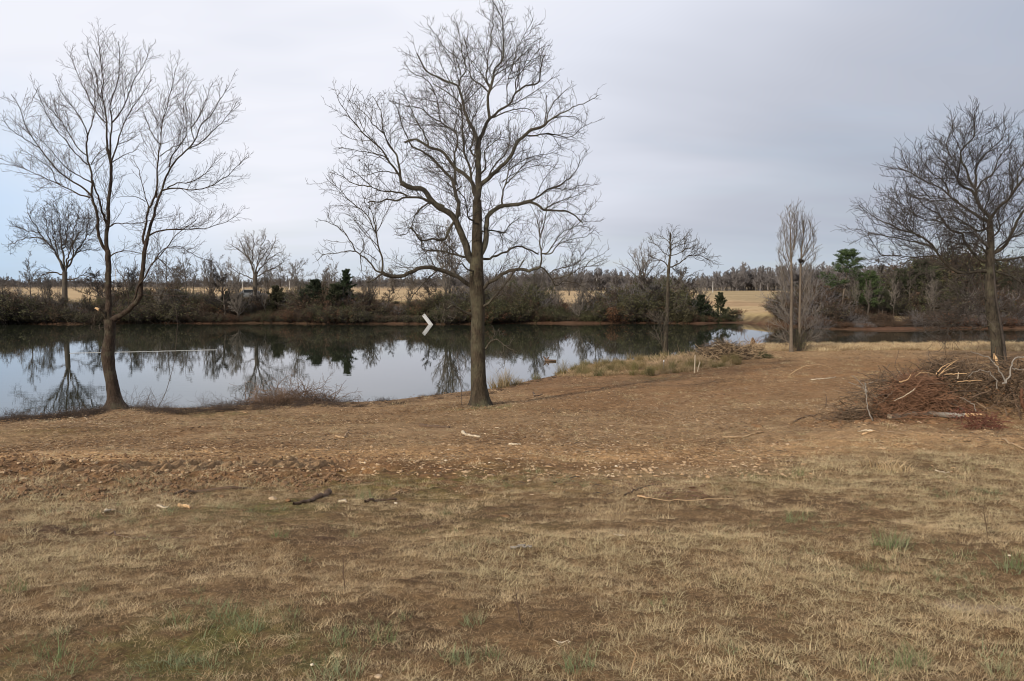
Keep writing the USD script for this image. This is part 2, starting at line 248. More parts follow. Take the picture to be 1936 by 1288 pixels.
def ground_at(px, py, y0=2.5, y1=75):
    """where the sight line through a pixel of the photograph meets the near ground"""
    d = ray(px, py); ys = np.geomspace(y0, y1, 2500); x = d[0] / d[1] * ys; z = EYE + d[2] / d[1] * ys
    hit = np.nonzero(z <= hz(x, ys))[0]
    if not len(hit): return np.array([x[-1], ys[-1], float(hz(x[-1], ys[-1]))])
    i = hit[0]; return np.array([x[i], ys[i], float(hz(x[i], ys[i]))])

rng = np.random.default_rng(11)
# near ground sheet: fine rows near the camera, coarser further out
rows = np.concatenate([np.linspace(-14, 1.8, 14), np.geomspace(2.0, 8, 210)[:-1], np.geomspace(8, 16, 240)[:-1], np.geomspace(16, 92, 190)])
u = np.linspace(-1, 1, 530); u = np.sign(u) * np.abs(u) ** 1.25
X = u[None, :] * (np.maximum(rows, 0)[:, None] * 0.80 + 6 + 0.10 * np.maximum(rows - 30, 0)[:, None]); Y = np.repeat(rows[:, None], len(u), 1)
Z = hz(X, Y)
# zones (0..1), in ground coordinates
wob = (fbm(X, Y, 0.35, 4, 3) - 0.5) * 5
rightness = sstep(1.5, 7, X)
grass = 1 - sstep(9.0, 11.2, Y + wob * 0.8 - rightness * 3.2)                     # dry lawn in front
churn = sstep(8.6, 10, Y + wob * .4) * (1 - sstep(12.4, 13.6, Y + wob * .25)) * (1 - sstep(-1.2, 2.2, X + wob * .5))
strip = sstep(12.4, 13.4, Y + wob * .25) * (1 - sstep(14.4, 15.6, Y + wob * .25)) * (1 - 0.4 * sstep(0, 6, X))
red = sstep(21, 26, Y + wob - 2.0 * sstep(2, 8, X)) * sstep(-1.5, 2.5, X + wob * 0.4) * (1 - sstep(44, 54, Y))
ridge = sstep(40, 50, Y + wob) * sstep(6, 12, X)
shoreg = sstep(0.55, 0.1, Z) * sstep(25, 30, Y)
patch = sstep(0.50, 0.66, fbm(X, Y, 0.55, 4, 21))
patch2 = sstep(0.50, 0.70, fbm(X, Y, 1.3, 4, 33))
col = np.zeros(X.shape + (3,)) + np.array([0.215, 0.140, 0.076])
def lay(c, m):
    global col
    m = np.clip(m, 0, 1)[..., None]; col = col * (1 - m) + np.array(c) * m
lay((0.155, 0.088, 0.043), patch * 0.75)
lay((0.30, 0.205, 0.115), patch2 * 0.5)
lay((0.185, 0.108, 0.054), red * 0.85); lay((0.225, 0.125, 0.058), red * patch * 0.6); lay((0.14, 0.075, 0.036), red * patch2 * 0.5)
lay((0.33, 0.205, 0.10), strip * 0.9)
lay((0.125, 0.070, 0.036), churn * 0.9); lay((0.23, 0.125, 0.055), churn * patch2 * 0.6)
lay((0.125, 0.080, 0.042), grass); lay((0.075, 0.047, 0.027), grass * patch2 * 0.6)  # lawn soil darkened to stand for the shade between the blades
lay((0.25, 0.17, 0.092), ridge * 0.6)
lay((0.115, 0.068, 0.040), shoreg * 0.5)
def moss(px, py, r, m, ry=None):
    p = ground_at(px, py); q = np.exp(-(((X - p[0]) / r) ** 2 + ((Y - p[1]) / (ry or r)) ** 2) + (fbm(X, Y, 1.1, 3, 5) - 0.5) * 1.6) * sstep(.35, .62, fbm(X, Y, 5.0, 3, 15)); lay((0.085, 0.090, 0.026), np.clip(q, 0, 1) * m)
for a in [(215, 1265, .55, .6), (420, 1200, .4, .4), (480, 965, .8, .55), (640, 1250, .3, .4), (905, 772, 1.3, .75, .9), (430, 783, 1.6, .55, .8), (100, 815, 1.6, .3, 1), (760, 925, 1.2, .5), (1000, 905, 1.5, .35), (700, 800, 3, .18, 1.5), (1420, 905, .9, .35), (900, 990, .8, .3), (560, 790, 2, .3, 1), (1240, 715, 1.0, .4, 1.5), (1790, 690, 3, .3, 2)]: moss(*a)
dark = ((830, 990), (955, 975), (1190, 1010), (640, 1025), (60, 1000), (150, 960))
for a, b in dark:
    p = ground_at(a, b); lay((0.075, 0.046, 0.028), np.clip(np.exp(-((X - p[0]) / .35) ** 2 - ((Y - p[1]) / .22) ** 2) * 1.5 * sstep(.3, .6, fbm(X, Y, 4.0, 3, 9)), 0, 1) * .9)
for a, b in ((1880, 1140), (1900, 1130), (1830, 1145)):
    p = ground_at(a, b); lay((0.27, 0.215, 0.16), np.clip(np.exp(-((X - p[0]) / .16) ** 2 - ((Y - p[1]) / .1) ** 2) * 1.6, 0, 1) * .8 * sstep(.35, .6, fbm(X, Y, 6.0, 3, 9)))
cl0, cl1 = ground_at(120, 893), ground_at(640, 878)
ax = (cl1 - cl0)[:2]; ln = np.linalg.norm(ax); ax /= ln
def cleat_zone(x, y):
    s_, t_ = (x - cl0[0]) * ax[0] + (y - cl0[1]) * ax[1], -(x - cl0[0]) * ax[1] + (y - cl0[1]) * ax[0]
    return sstep(-0.3, 0.2, s_) * (1 - sstep(ln - .2, ln + .5, s_)) * sstep(-0.60, -0.45, t_) * (1 - sstep(0.45, 0.60, t_)), s_, t_
on, s_, t_ = cleat_zone(X, Y)
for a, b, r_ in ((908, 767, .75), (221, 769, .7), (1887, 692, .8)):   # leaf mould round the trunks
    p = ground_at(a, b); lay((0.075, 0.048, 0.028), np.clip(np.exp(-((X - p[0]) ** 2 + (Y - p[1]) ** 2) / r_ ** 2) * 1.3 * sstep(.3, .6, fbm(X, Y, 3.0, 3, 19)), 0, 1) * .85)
# relief: tufted lawn, broken clods, cleat marks of a tracked machine
near = 1 - sstep(16, 40, Y)
relief = (fbm(X, Y, 9.0, 4, 1) - 0.5) * 0.085 * grass + (fbm(X, Y, 1.1, 3, 2) - 0.5) * 0.16 * near
relief += (np.abs(fbm(X, Y, 3.6, 4, 7) - 0.5) * -0.42 + 0.05) * churn * (1 - .75 * on)
relief += (fbm(X, Y, 5.0, 3, 8) - 0.5) * 0.07 * (1 - grass) * near + (fbm(X, Y, 0.5, 3, 12) - 0.5) * 0.22 * sstep(14, 22, Y) * (Z > 0.25)
lay((0.115, 0.068, 0.037), on * .6)
for (a, b, c, d2) in (((1100, 838), (1936, 818), 0.22, .05), ((1350, 832), (1936, 860), 0.2, .05), ((560, 848), (1100, 850), 0.3, .06), ((300, 846), (1000, 838), .22, .05), ((1000, 730), (1110, 712), .5, .08)):   # wheel ruts; the last one paints the cast shadow of the oak
    p, q = ground_at(*a), ground_at(*b); v = (q - p)[:2]; L_ = np.linalg.norm(v); v /= L_
    s2, t2 = (X - p[0]) * v[0] + (Y - p[1]) * v[1], -(X - p[0]) * v[1] + (Y - p[1]) * v[0]
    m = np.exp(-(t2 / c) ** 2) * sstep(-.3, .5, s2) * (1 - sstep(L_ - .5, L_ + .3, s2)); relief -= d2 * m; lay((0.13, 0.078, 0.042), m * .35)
# earth heaped under the brush pile
pile_c = ground_at(1800, 800)
mound = 0.42 * np.exp(-((X - pile_c[0] - .5) / 1.9) ** 2 - ((Y - pile_c[1] - 1.6) / 1.0) ** 2) + .18 * np.exp(-((X - ground_at(1680, 820)[0]) / .9) ** 2 - ((Y - ground_at(1680, 820)[1]) / .5) ** 2)
Z = Z + relief * np.clip((Z + .15) / .4, 0, 1) + mound
lay((0.17, 0.095, 0.05), np.clip(mound * 1.3, 0, 1) * .8)
nr, nc = X.shape
idx = np.arange(nr * nc).reshape(nr, nc)
quads = np.stack([idx[:-1, :-1], idx[:-1, 1:], idx[1:, 1:], idx[1:, :-1]], -1).reshape(-1, 4)
tint = col * (0.86 + 0.28 * fbm(X, Y, 2.3, 3, 40))[..., None]
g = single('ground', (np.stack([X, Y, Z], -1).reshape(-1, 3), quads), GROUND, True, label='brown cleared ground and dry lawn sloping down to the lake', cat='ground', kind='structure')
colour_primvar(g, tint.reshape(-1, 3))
from scipy.spatial import cKDTree
_gi = cKDTree(np.stack([X.ravel(), Y.ravel()], 1)); _gz = Z.ravel()
def hg(x, y):
    """height of the finished ground sheet"""
    _, i = _gi.query(np.stack([np.atleast_1d(x), np.atleast_1d(y)], 1)); r = _gz[i]
    return r if np.ndim(x) else float(r[0])
def on_ground(px, py):
    p = ground_at(px, py)
    for _ in range(6):
        q = at_z(px, py, .5 * hg(p[0], p[1]) + .5 * p[2]); p = q if abs(q[1] - p[1]) < 4 else p
    for _ in range(60):
        p[2] = hg(p[0], p[1])
        if p[2] > .04: break
        p[:2] *= .994
    return p

fr = np.concatenate([np.linspace(82, 125, 120), np.geomspace(126, 3500, 70)]); fu = np.linspace(-1, 1, 241); fu = np.sign(fu) * np.abs(fu) ** 1.3
FX = fu[None, :] * (fr[:, None] * 0.95 + 25); FY = np.repeat(fr[:, None], len(fu), 1); d = FY - far_shore(FX)
FZ = hf(FX, FY) + (fbm(FX, FY, 0.5, 3, 4) - .5) * .35 * sstep(.5, 3, d) * (1 - sstep(20, 60, d))
fcol = np.zeros(FX.shape + (3,)) + np.array([0.36, 0.265, 0.15])
def flay(c, m):
    global fcol
    m = np.clip(m, 0, 1)[..., None]; fcol = fcol * (1 - m) + np.array(c) * m
flay((0.27, 0.175, 0.10), sstep(.45, .65, fbm(FX * .25, FY, 0.12, 4, 6)) * .7)
flay((0.30, 0.25, 0.11), sstep(20, 6, d) * .5)
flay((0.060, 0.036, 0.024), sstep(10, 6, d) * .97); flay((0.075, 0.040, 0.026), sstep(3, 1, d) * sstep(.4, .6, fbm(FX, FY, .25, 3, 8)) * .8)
flay((0.30, 0.24, 0.13), np.exp(-((FX - 27) / 2.6) ** 2) * sstep(1.5, 4, d) * .9); flay((0.27, 0.205, 0.115), sstep(38, 44, FX) * sstep(3.5, 6, d) * .85)
idx = np.arange(FX.size).reshape(FX.shape)
fq = np.stack([idx[:-1, :-1], idx[:-1, 1:], idx[1:, 1:], idx[1:, :-1]], -1).reshape(-1, 4)
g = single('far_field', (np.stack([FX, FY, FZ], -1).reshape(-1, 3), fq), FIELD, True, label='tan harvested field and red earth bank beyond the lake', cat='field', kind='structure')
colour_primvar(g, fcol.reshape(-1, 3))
wx, wy = np.meshgrid(np.linspace(-170, 150, 41), np.linspace(22, 113, 21), indexing='ij'); idx = np.arange(wx.size).reshape(wx.shape)
# the sheet ends under the land on both sides
single('lake', (np.stack([wx, wy, 0 * wx], -1).reshape(-1, 3), np.stack([idx[:-1, :-1], idx[1:, :-1], idx[1:, 1:], idx[:-1, 1:]], -1).reshape(-1, 4)), WATER, label='still dark lake mirroring the sky and the far bank', cat='water', kind='structure')

# ------------------------------------------------------------------ branching
def unit(v): return v / np.maximum(np.linalg.norm(v, axis=-1, keepdims=True), 1e-9)
def walk(P0, D0, L, R0, R1, K, wig, up, rg):
    """N wandering branches as N x K points with radii"""
    N = len(P0); pts = np.empty((N, K, 3)); pts[:, 0] = P0; d = unit(D0); st = (L / (K - 1))[:, None]
    for k in range(1, K):
        d = unit(d + rg.normal(0, wig, (N, 3)) + np.array([0, 0, up])); pts[:, k] = pts[:, k - 1] + d * st
    return pts, R0[:, None] + (R1 - R0)[:, None] * np.linspace(0, 1, K)[None, :] ** 0.8
def spawn(pts, rad, counts, t0, a0, a1, rg, upb=0.15):
    N, K, _ = pts.shape; counts = np.broadcast_to(counts, N).astype(int); who = np.repeat(np.arange(N), counts)
    k = np.concatenate([np.arange(c) for c in counts]) if len(counts) else np.zeros(0)
    t = t0 + (0.99 - t0) * (k + rg.random(len(who))) / np.repeat(np.maximum(counts, 1), counts)
    f = t * (K - 1); i = np.minimum(f.astype(int), K - 2); w = (f - i)[:, None]
    P = pts[who, i] * (1 - w) + pts[who, i + 1] * w; T = unit(pts[who, i + 1] - pts[who, i]); r = rad[who, i] * (1 - w[:, 0]) + rad[who, i + 1] * w[:, 0]
    a = np.radians(rg.uniform(a0, a1, len(who)))[:, None]; q = unit(np.cross(T, rg.normal(0, 1, (len(who), 3))))
    return who, t, P, unit(T * np.cos(a) + q * np.sin(a) + np.array([0, 0, upb])), r
def tubes(pts, rad, sides=3):
    """N x K polylines -> one mesh of thin tubes"""
    N, K, _ = pts.shape
    if N == 0: return np.zeros((0, 3)), np.zeros((0, 3), int)
    T = np.empty_like(pts); T[:, 1:-1] = pts[:, 2:] - pts[:, :-2]; T[:, 0] = pts[:, 1] - pts[:, 0]; T[:, -1] = pts[:, -1] - pts[:, -2]; T = unit(T)
    a = np.empty_like(T); ref = np.where(np.abs(T[:, 0, 2:3]) < .8, [[0, 0, 1.0]], [[1.0, 0, 0]]); a[:, 0] = unit(np.cross(T[:, 0], ref))
    for k in range(1, K): a[:, k] = unit(a[:, k - 1] - T[:, k] * np.sum(a[:, k - 1] * T[:, k], -1, keepdims=True))
    b = np.cross(T, a); th = np.arange(sides) * 2 * np.pi / sides
    v = pts[:, :, None] + rad[:, :, None, None] * (np.cos(th)[:, None] * a[:, :, None] + np.sin(th)[:, None] * b[:, :, None])
    n, k, s = np.meshgrid(np.arange(N), np.arange(K - 1), np.arange(sides), indexing='ij')
    A = (n * K + k) * sides; s1 = (s + 1) % sides
    q = np.stack([A + s, A + s1, A + sides + s1, A + sides + s], -1).reshape(-1, 4)
    f = np.vstack([q[:, [0, 1, 2]], q[:, [0, 2, 3]]])
    if sides > 3:   # close the tips
        e = (np.arange(N)[:, None] * K + K - 1) * sides + np.arange(sides)[None]
        f = np.vstack([f] + [np.stack([e[:, 0], e[:, j], e[:, j + 1]], -1) for j in range(1, sides - 1)])
    return v.reshape(-1, 3), f
def join(*ms):
    vs, fs, n = [], [], 0
    for v, f in ms: vs.append(v); fs.append(f + n); n += len(v)
    return np.vstack(vs), np.vstack(fs)
def grow(pts, rad, levels, rg):
    """levels: dicts of per (children per metre or count), t0, ang, lf, lmax, k (radius per length), K, sides, wig, up. Returns meshes of all levels"""
    out = []; length = np.linalg.norm(np.diff(pts, axis=1), axis=-1).sum(1)
    for lv in levels:
        cnt = np.maximum(1, np.round(length * lv['perm'] * rg.uniform(.8, 1.2, len(length)))) if 'perm' in lv else np.full(len(pts), lv['n'])
        who, t, P, D, r = spawn(pts, rad, cnt, lv.get('t0', .15), *lv.get('ang', (25, 60)), rg, lv.get('upb', .15))
        if 'out' in lv: D = unit(D + lv['out'] * unit(P - np.array(lv['centre'])))
        L = np.clip(length[who] * lv['lf'] * (1 - lv.get('fall', .55) * t) * rg.uniform(.6, 1.25, len(who)), lv.get('lmin', .05), lv.get('lmax', 9))
        R0 = np.minimum(r * .8, L * lv['k']); R0 = np.maximum(R0, lv.get('rmin', .002)); R1 = np.maximum(R0 * .35, lv.get('rmin', .002) * .7)
        pts, rad = walk(P, D, L, R0, R1, lv.get('K', 5), lv.get('wig', .2), lv.get('up', .05), rg); length = L
        out.append((pts, rad, lv.get('sides', 3)))
    return out
def resample(p, K):
    p = np.asarray(p, float); s = np.r_[0, np.cumsum(np.linalg.norm(np.diff(p, axis=0), axis=1))]; s /= s[-1]
    from scipy.interpolate import PchipInterpolator
    return PchipInterpolator(s, p, axis=0)(np.linspace(0, 1, K))

def traced_tree(name, label, cat, base_y, trunk, limbs, seed, mats, levels, spread=0.55, gnarl=0.012, first_sides=20, base=None, dmax=4.2, wscale=.82):
    """A near tree: trunk and limbs follow the photograph, the twigs grow from them."""
    rg = np.random.default_rng(seed); ppm = F / base_y; m_trunk, m_limb, m_twig = mats
    tr = np.array(trunk, float); pts = np.array([at(a, b, base_y) for a, b, w in tr]); r = tr[:, 2] / 2 / ppm
    root = pts[0].copy() if base is None else np.array(base, float)
    t = thing(name, root, label=label, cat=cat)
    K = 60; tp = resample(np.c_[pts, r], K); tp[0, 2] -= .12
    a = np.arange(first_sides) * 2 * np.pi / first_sides; tv = []
    for k in range(K):
        fl = np.clip(1 - k / 9, 0, 1)
        rr = tp[k, 3] * (1 + .22 * fl ** 1.5 + .14 * fl * np.cos(a * 5 + seed) + .07 * (meshkit.fbm(np.c_[np.cos(a) * 1.7, np.sin(a) * 1.7, np.full(len(a), k * .22 + seed)], 3, seed) - .5) * 2)
        tv.append(np.c_[tp[k, 0] + rr * np.cos(a), tp[k, 1] + rr * np.sin(a), np.full(len(a), tp[k, 2])])
    n, s = np.meshgrid(np.arange(K - 1), np.arange(first_sides), indexing='ij'); s1 = (s + 1) % first_sides
    tq = np.stack([n * first_sides + s, n * first_sides + s1, (n + 1) * first_sides + s1, (n + 1) * first_sides + s], -1).reshape(-1, 4)
    part(t, 'trunk', (np.vstack(tv) - root, tq), m_trunk, True)
    known = [(np.array([[a_, b_] for a_, b_, w_ in tr]), np.full(len(tr), base_y))]
    allp, allr, depth_off = [], [], {}
    for li, lim in enumerate(limbs):
        w0, w1, p = lim[0], lim[1], np.array(lim[2], float)
        best = (1e9, base_y)
        for q, dd in known:
            e = np.linalg.norm(q - p[0], axis=1); j = int(np.argmin(e))
            if e[j] < best[0]: best = (e[j], dd[j])
        Lpx = np.linalg.norm(np.diff(p, axis=0), axis=1).sum()
        end = lim[3] if len(lim) > 3 else rg.uniform(-1, 1) * spread * Lpx / ppm
        K2 = 18; pp = resample(p, K2); tt = np.linspace(0, 1, K2); dep = best[1] + end * tt ** 1.1
        dep = np.clip(dep, base_y - dmax, base_y + dmax)
        known.append((pp, dep))
        w = np.array([at(pp[k, 0], pp[k, 1], dep[k]) for k in range(K2)])
        w[1:-1] += rg.normal(0, gnarl, (K2 - 2, 3)) * np.minimum(1, Lpx / 120)
        rad = (w0 + (w1 - w0) * tt ** .66) * wscale / 2 / ppm
        allp.append(w); allr.append(rad)
    allp, allr = np.array(allp), np.array(allr)
    for w, rad in zip(allp, allr):
        fine = np.c_[resample(w, 30)]; rf = np.interp(np.linspace(0, 1, 30), np.linspace(0, 1, 18), rad) * rg.uniform(.96, 1.05, 30)
        part(t, 'limb', (lambda m: (m[0] - root, m[1]))(tubes(fine[None], rf[None], 8 if rad[0] > .04 else 6)), m_limb, True)
    # the trunk also carries small shoots
    ms = [tubes(*x) for x in grow(allp, allr, levels, rg)]
    v, f = join(*ms); part(t, 'twigs', (v - root, f), m_twig, kind='stuff')
    return t, allp, allr

oak_trunk = [(909, 773, 46), (908, 764, 38), (907, 750, 32.5), (905, 725, 29.5), (904, 690, 28), (903, 650, 26.5), (903, 615, 25), (904, 592, 25), (904, 578, 27), (902, 550, 28.5), (901, 525, 28), (901, 505, 25), (902, 480, 22), (902, 450, 19.5), (902, 420, 18), (902, 395, 17.5), (902, 378, 17)]
oak_limbs = [
 (15.5, 12, [(902, 382), (905, 337), (904, 309), (905, 290), (904, 264)], 0.1),
 (10, 7, [(904, 268), (914, 249), (921, 231), (928, 222)], .2),
 (7, 2, [(926, 224), (923, 199), (922, 178), (927, 161), (931, 147), (935, 132), (947, 117), (952, 96), (951, 63), (949, 38), (941, 21), (931, 2)], .5),
 (4, 1.5, [(926, 163), (920, 147), (922, 115), (926, 84), (932, 42), (933, 13)]),
 (6, 3, [(928, 223), (947, 208), (966, 193), (975, 176), (994, 164), (1008, 160), (1021, 149), (1023, 126), (1030, 104)]),
 (3.4, 1.2, [(975, 176), (975, 157), (994, 126), (1010, 105), (1031, 84)]),
 (3.2, 1.2, [(959, 197), (959, 161), (970, 126), (979, 90), (991, 67), (1008, 36)]),
 (4, 1.5, [(932, 222), (962, 210), (987, 205), (1006, 210), (1010, 224)]),
 (4.2, 1.6, [(922, 173), (910, 161), (895, 151), (890, 147), (887, 117), (882, 90), (876, 71)]),
 (9, 3, [(903, 266), (900, 259), (890, 238), (880, 214), (873, 184), (866, 164), (847, 155), (826, 145), (805, 134), (798, 120), (788, 101)]),
 (4.5, 1.4, [(866, 165), (872, 145), (882, 130), (874, 101), (868, 63), (858, 40)]),
 (3.4, 1.2, [(870, 142), (862, 110), (843, 92), (820, 60), (808, 46)]),
 (10, 5, [(898, 370), (888, 339), (870, 326), (849, 303), (834, 287), (810, 277), (795, 270), (786, 264), (765, 270)]),
 (4.5, 1.4, [(810, 276), (799, 247), (788, 231), (780, 212), (769, 188), (748, 171)]),
 (7, 2, [(895, 366), (888, 318), (879, 290), (875, 264), (874, 234), (873, 206), (862, 188), (840, 172), (818, 158)]),
 (19, 10, [(899, 497), (887, 488), (882, 469), (870, 436), (861, 415), (844, 400), (820, 384), (797, 357), (778, 354), (758, 346)], -.6),
 (6, 1.4, [(758, 346), (757, 333), (754, 309), (748, 290), (735, 275), (726, 253), (722, 234), (721, 214), (713, 197), (704, 182)]),
 (5.4, 1.2, [(757, 335), (748, 322), (732, 298), (717, 279), (700, 264), (676, 238), (661, 220), (644, 197), (637, 179)]),
 (3.4, 1.0, [(726, 252), (704, 233), (691, 216), (674, 201), (661, 190)]),
 (3.4, 1.0, [(735, 300), (706, 290), (672, 284), (640, 279)]),
 (3.2, 1.0, [(750, 329), (722, 324), (700, 330), (668, 334)]),
 (8, 2.4, [(840, 392), (814, 382), (793, 374), (765, 374), (750, 380), (734, 376), (721, 382), (695, 383)]),
 (4.4, 1.2, [(770, 372), (758, 365), (739, 363), (717, 361), (700, 350), (680, 333), (655, 318)]),
 (3.4, 1, [(700, 352), (676, 350), (650, 336), (628, 322)]),
 (11, 4, [(861, 413), (867, 399), (868, 384), (862, 374), (857, 346), (844, 328), (829, 313), (816, 298), (803, 289), (786, 281), (778, 277)]),
 (3.6, 1.2, [(780, 278), (767, 253), (758, 231), (752, 205), (735, 190)]),
 (7, 2, [(861, 350), (860, 318), (860, 290), (866, 270), (864, 259), (853, 244), (834, 231), (829, 207), (823, 179), (810, 166)]),
 (4, 1.4, [(834, 231), (815, 222), (796, 205), (770, 200), (742, 196)]),
 (3.6, 1.2, [(822, 180), (806, 150), (780, 138), (765, 116)]),
 (7, 3, [(861, 416), (848, 436), (839, 453), (815, 453), (798, 456), (788, 444), (776, 430)], -1.2),
 (6, 2, [(893, 490), (874, 484), (844, 477), (815, 473), (796, 468), (797, 458), (786, 440), (770, 430)]),
 (4.4, 1.4, [(815, 384), (790, 399), (779, 425), (766, 443), (752, 446)]),
 (15, 8, [(905, 486), (915, 469), (919, 451), (919, 421), (924, 406), (934, 397), (954, 389), (973, 387), (995, 383)], .4),
 (7, 3, [(995, 383), (1008, 384), (1018, 389), (1028, 397), (1042, 398), (1068, 399), (1085, 408), (1102, 421)]),
 (4, 1.3, [(1028, 396), (1046, 386), (1068, 377), (1094, 369), (1107, 360)]),
 (6, 1.5, [(990, 382), (1020, 370), (1035, 359), (1056, 352), (1072, 341), (1085, 328), (1098, 302)]),
 (3, 1.0, [(1046, 355), (1075, 358), (1100, 350), (1130, 350)]),
 (5.4, 2, [(949, 390), (951, 361), (957, 343), (962, 318), (968, 298)]),
 (3.4, 1.2, [(955, 350), (975, 330), (990, 312), (1012, 300)]),
 (11, 6, [(908, 350), (923, 337), (940, 320), (961, 302), (970, 285), (975, 272), (990, 259), (1002, 246), (1018, 242), (1033, 233)]),
 (5, 1.4, [(1033, 233), (1046, 223), (1070, 210), (1089, 201), (1110, 194), (1130, 180)]),
 (4, 1.2, [(1033, 233), (1037, 212), (1046, 195), (1061, 179), (1078, 164)]),
 (3, 1.0, [(1030, 234), (1033, 203), (1033, 179)]),
 (4.2, 1.2, [(998, 257), (1020, 255), (1037, 253), (1056, 257), (1078, 259), (1095, 246), (1119, 231)]),
 (3, 1.0, [(1046, 224), (1070, 220), (1087, 221), (1097, 234)]),
 (4.6, 1.4, [(924, 334), (933, 315), (942, 305), (955, 294), (964, 272), (962, 244), (962, 221)]),
 (3.6, 1.0, [(962, 322), (990, 303), (1015, 294), (1039, 290), (1056, 288)]),
 (3.2, 1.0, [(950, 345), (985, 322), (1020, 312), (1050, 318)]),
 (6, 3.4, [(906, 486), (923, 490), (936, 484), (954, 477), (969, 469), (982, 465), (1001, 473), (1018, 481)], 1.0),
 (9, 6.5, [(906, 550), (926, 535), (945, 522), (964, 512), (980, 510), (997, 512), (1010, 509), (1021, 505)], -1.0),
 (5, 1.6, [(1021, 505), (1024, 492), (1023, 479), (1021, 455), (1027, 428), (1033, 404), (1037, 369)]),
 (3, 1.0, [(1021, 458), (1018, 427), (1005, 391)]),
 (3.8, 1.0, [(1023, 480), (1031, 480), (1044, 464), (1058, 445), (1065, 439), (1087, 428), (1109, 404), (1121, 387)]),
 (3.4, 1.0, [(1030, 481), (1041, 479), (1056, 462), (1077, 454), (1104, 449), (1124, 435)]),
 (4, 1.2, [(1021, 505), (1030, 510), (1039, 522), (1053, 541), (1058, 538), (1066, 531), (1085, 534), (1104, 543), (1118, 553)]),
 (3.6, 1.0, [(1044, 529), (1063, 524), (1082, 517), (1097, 507), (1119, 502), (1145, 490)]),
 (3.2, 1.0, [(1036, 517), (1060, 507), (1092, 498), (1099, 486), (1119, 459)]),
 (2.6, .9, [(1108, 505), (1111, 498), (1128, 486), (1143, 480)]),
 (7, 2.4, [(906, 585), (926, 570), (941, 553), (952, 542), (965, 523), (980, 507), (990, 492)], -1.6),
 (3.6, 1.2, [(908, 568), (923, 555), (945, 548), (964, 557), (980, 568)]),
 (10, 8, [(890, 540), (867, 525), (852, 518), (829, 510), (809, 505), (792, 509), (775, 516), (759, 522), (740, 523), (722, 515)], -1.2),
 (5, 2.6, [(722, 515), (714, 514), (701, 499), (691, 489), (681, 481), (671, 475), (657, 475)]),
 (2.6, .9, [(657, 475), (637, 479), (614, 481), (600, 493)]),
 (5, 3, [(724, 516), (719, 520), (701, 532), (693, 534)]),
 (5, 1.2, [(722, 515), (724, 497), (720, 479), (714, 457), (710, 439), (702, 422), (693, 406), (678, 393), (662, 380), (635, 352), (618, 340)]),
 (3, 1.0, [(710, 438), (707, 416), (701, 396), (691, 382), (684, 360)]),
 (3.2, .9, [(672, 476), (663, 458), (655, 445), (642, 431), (621, 421), (600, 413)]),
 (2.4, .9, [(681, 482), (683, 504), (684, 514), (697, 525)]),
 (2.4, .9, [(681, 480), (688, 468), (684, 448), (676, 437), (660, 430)]),
 (2.4, .9, [(712, 492), (699, 483), (686, 476), (676, 470)]),
 (4, 1.6, [(832, 510), (809, 527), (794, 544), (781, 559), (774, 570)], -.8),
 (7.5, 3, [(900, 598), (880, 591), (867, 583), (856, 578), (844, 585), (839, 574)], -.8),
 (2.4, 1.2, [(841, 585), (837, 600), (831, 619)]), (2.4, 1.0, [(870, 589), (859, 602), (851, 610)]),
 (4.6, 2, [(911, 509), (898, 513), (883, 509), (874, 499), (852, 497), (838, 506)], -1.2),
 (6, 1.6, [(910, 661), (918, 659), (925, 649), (938, 642), (951, 651), (964, 659), (977, 666)], -.3),
 (1.8, .8, [(951, 651), (953, 664), (955, 681), (951, 698)]),
 (5, 1.4, [(903, 440), (930, 436), (950, 440), (965, 425), (985, 410)], 2.2), (5, 1.4, [(902, 420), (885, 410), (880, 380), (865, 360), (850, 352)], -2.4),
 (5, 1.2, [(903, 330), (918, 318), (916, 290), (930, 272), (945, 262)], -2.2), (5, 1.2, [(904, 300), (890, 285), (896, 262), (886, 240), (890, 210)], 2.2),
]
OAK_Y = on_ground(908, 768)[1]
oak_lv = [dict(perm=5.2, t0=.14, ang=(30, 64), lf=.58, fall=.72, lmin=.25, lmax=2.0, k=.0105, K=7, sides=3, wig=.17, up=.02, rmin=.0065),
          dict(perm=6.6, t0=.12, ang=(30, 66), lf=.50, lmin=.22, lmax=.85, k=.009, K=4, sides=3, wig=.13, up=.07, rmin=.0052),
          dict(perm=5.4, t0=.15, ang=(28, 62), lf=.6, lmin=.14, lmax=.42, k=.010, K=3, sides=3, wig=.11, up=.08, rmin=.0044)]
oak = traced_tree('oak_tree', 'tall bare oak with thick grey limbs standing alone in the middle at the water edge', 'tree', OAK_Y, oak_trunk, oak_limbs, 5, (BARK_OAK, BARK_LIMB, TWIG_OAK), oak_lv)

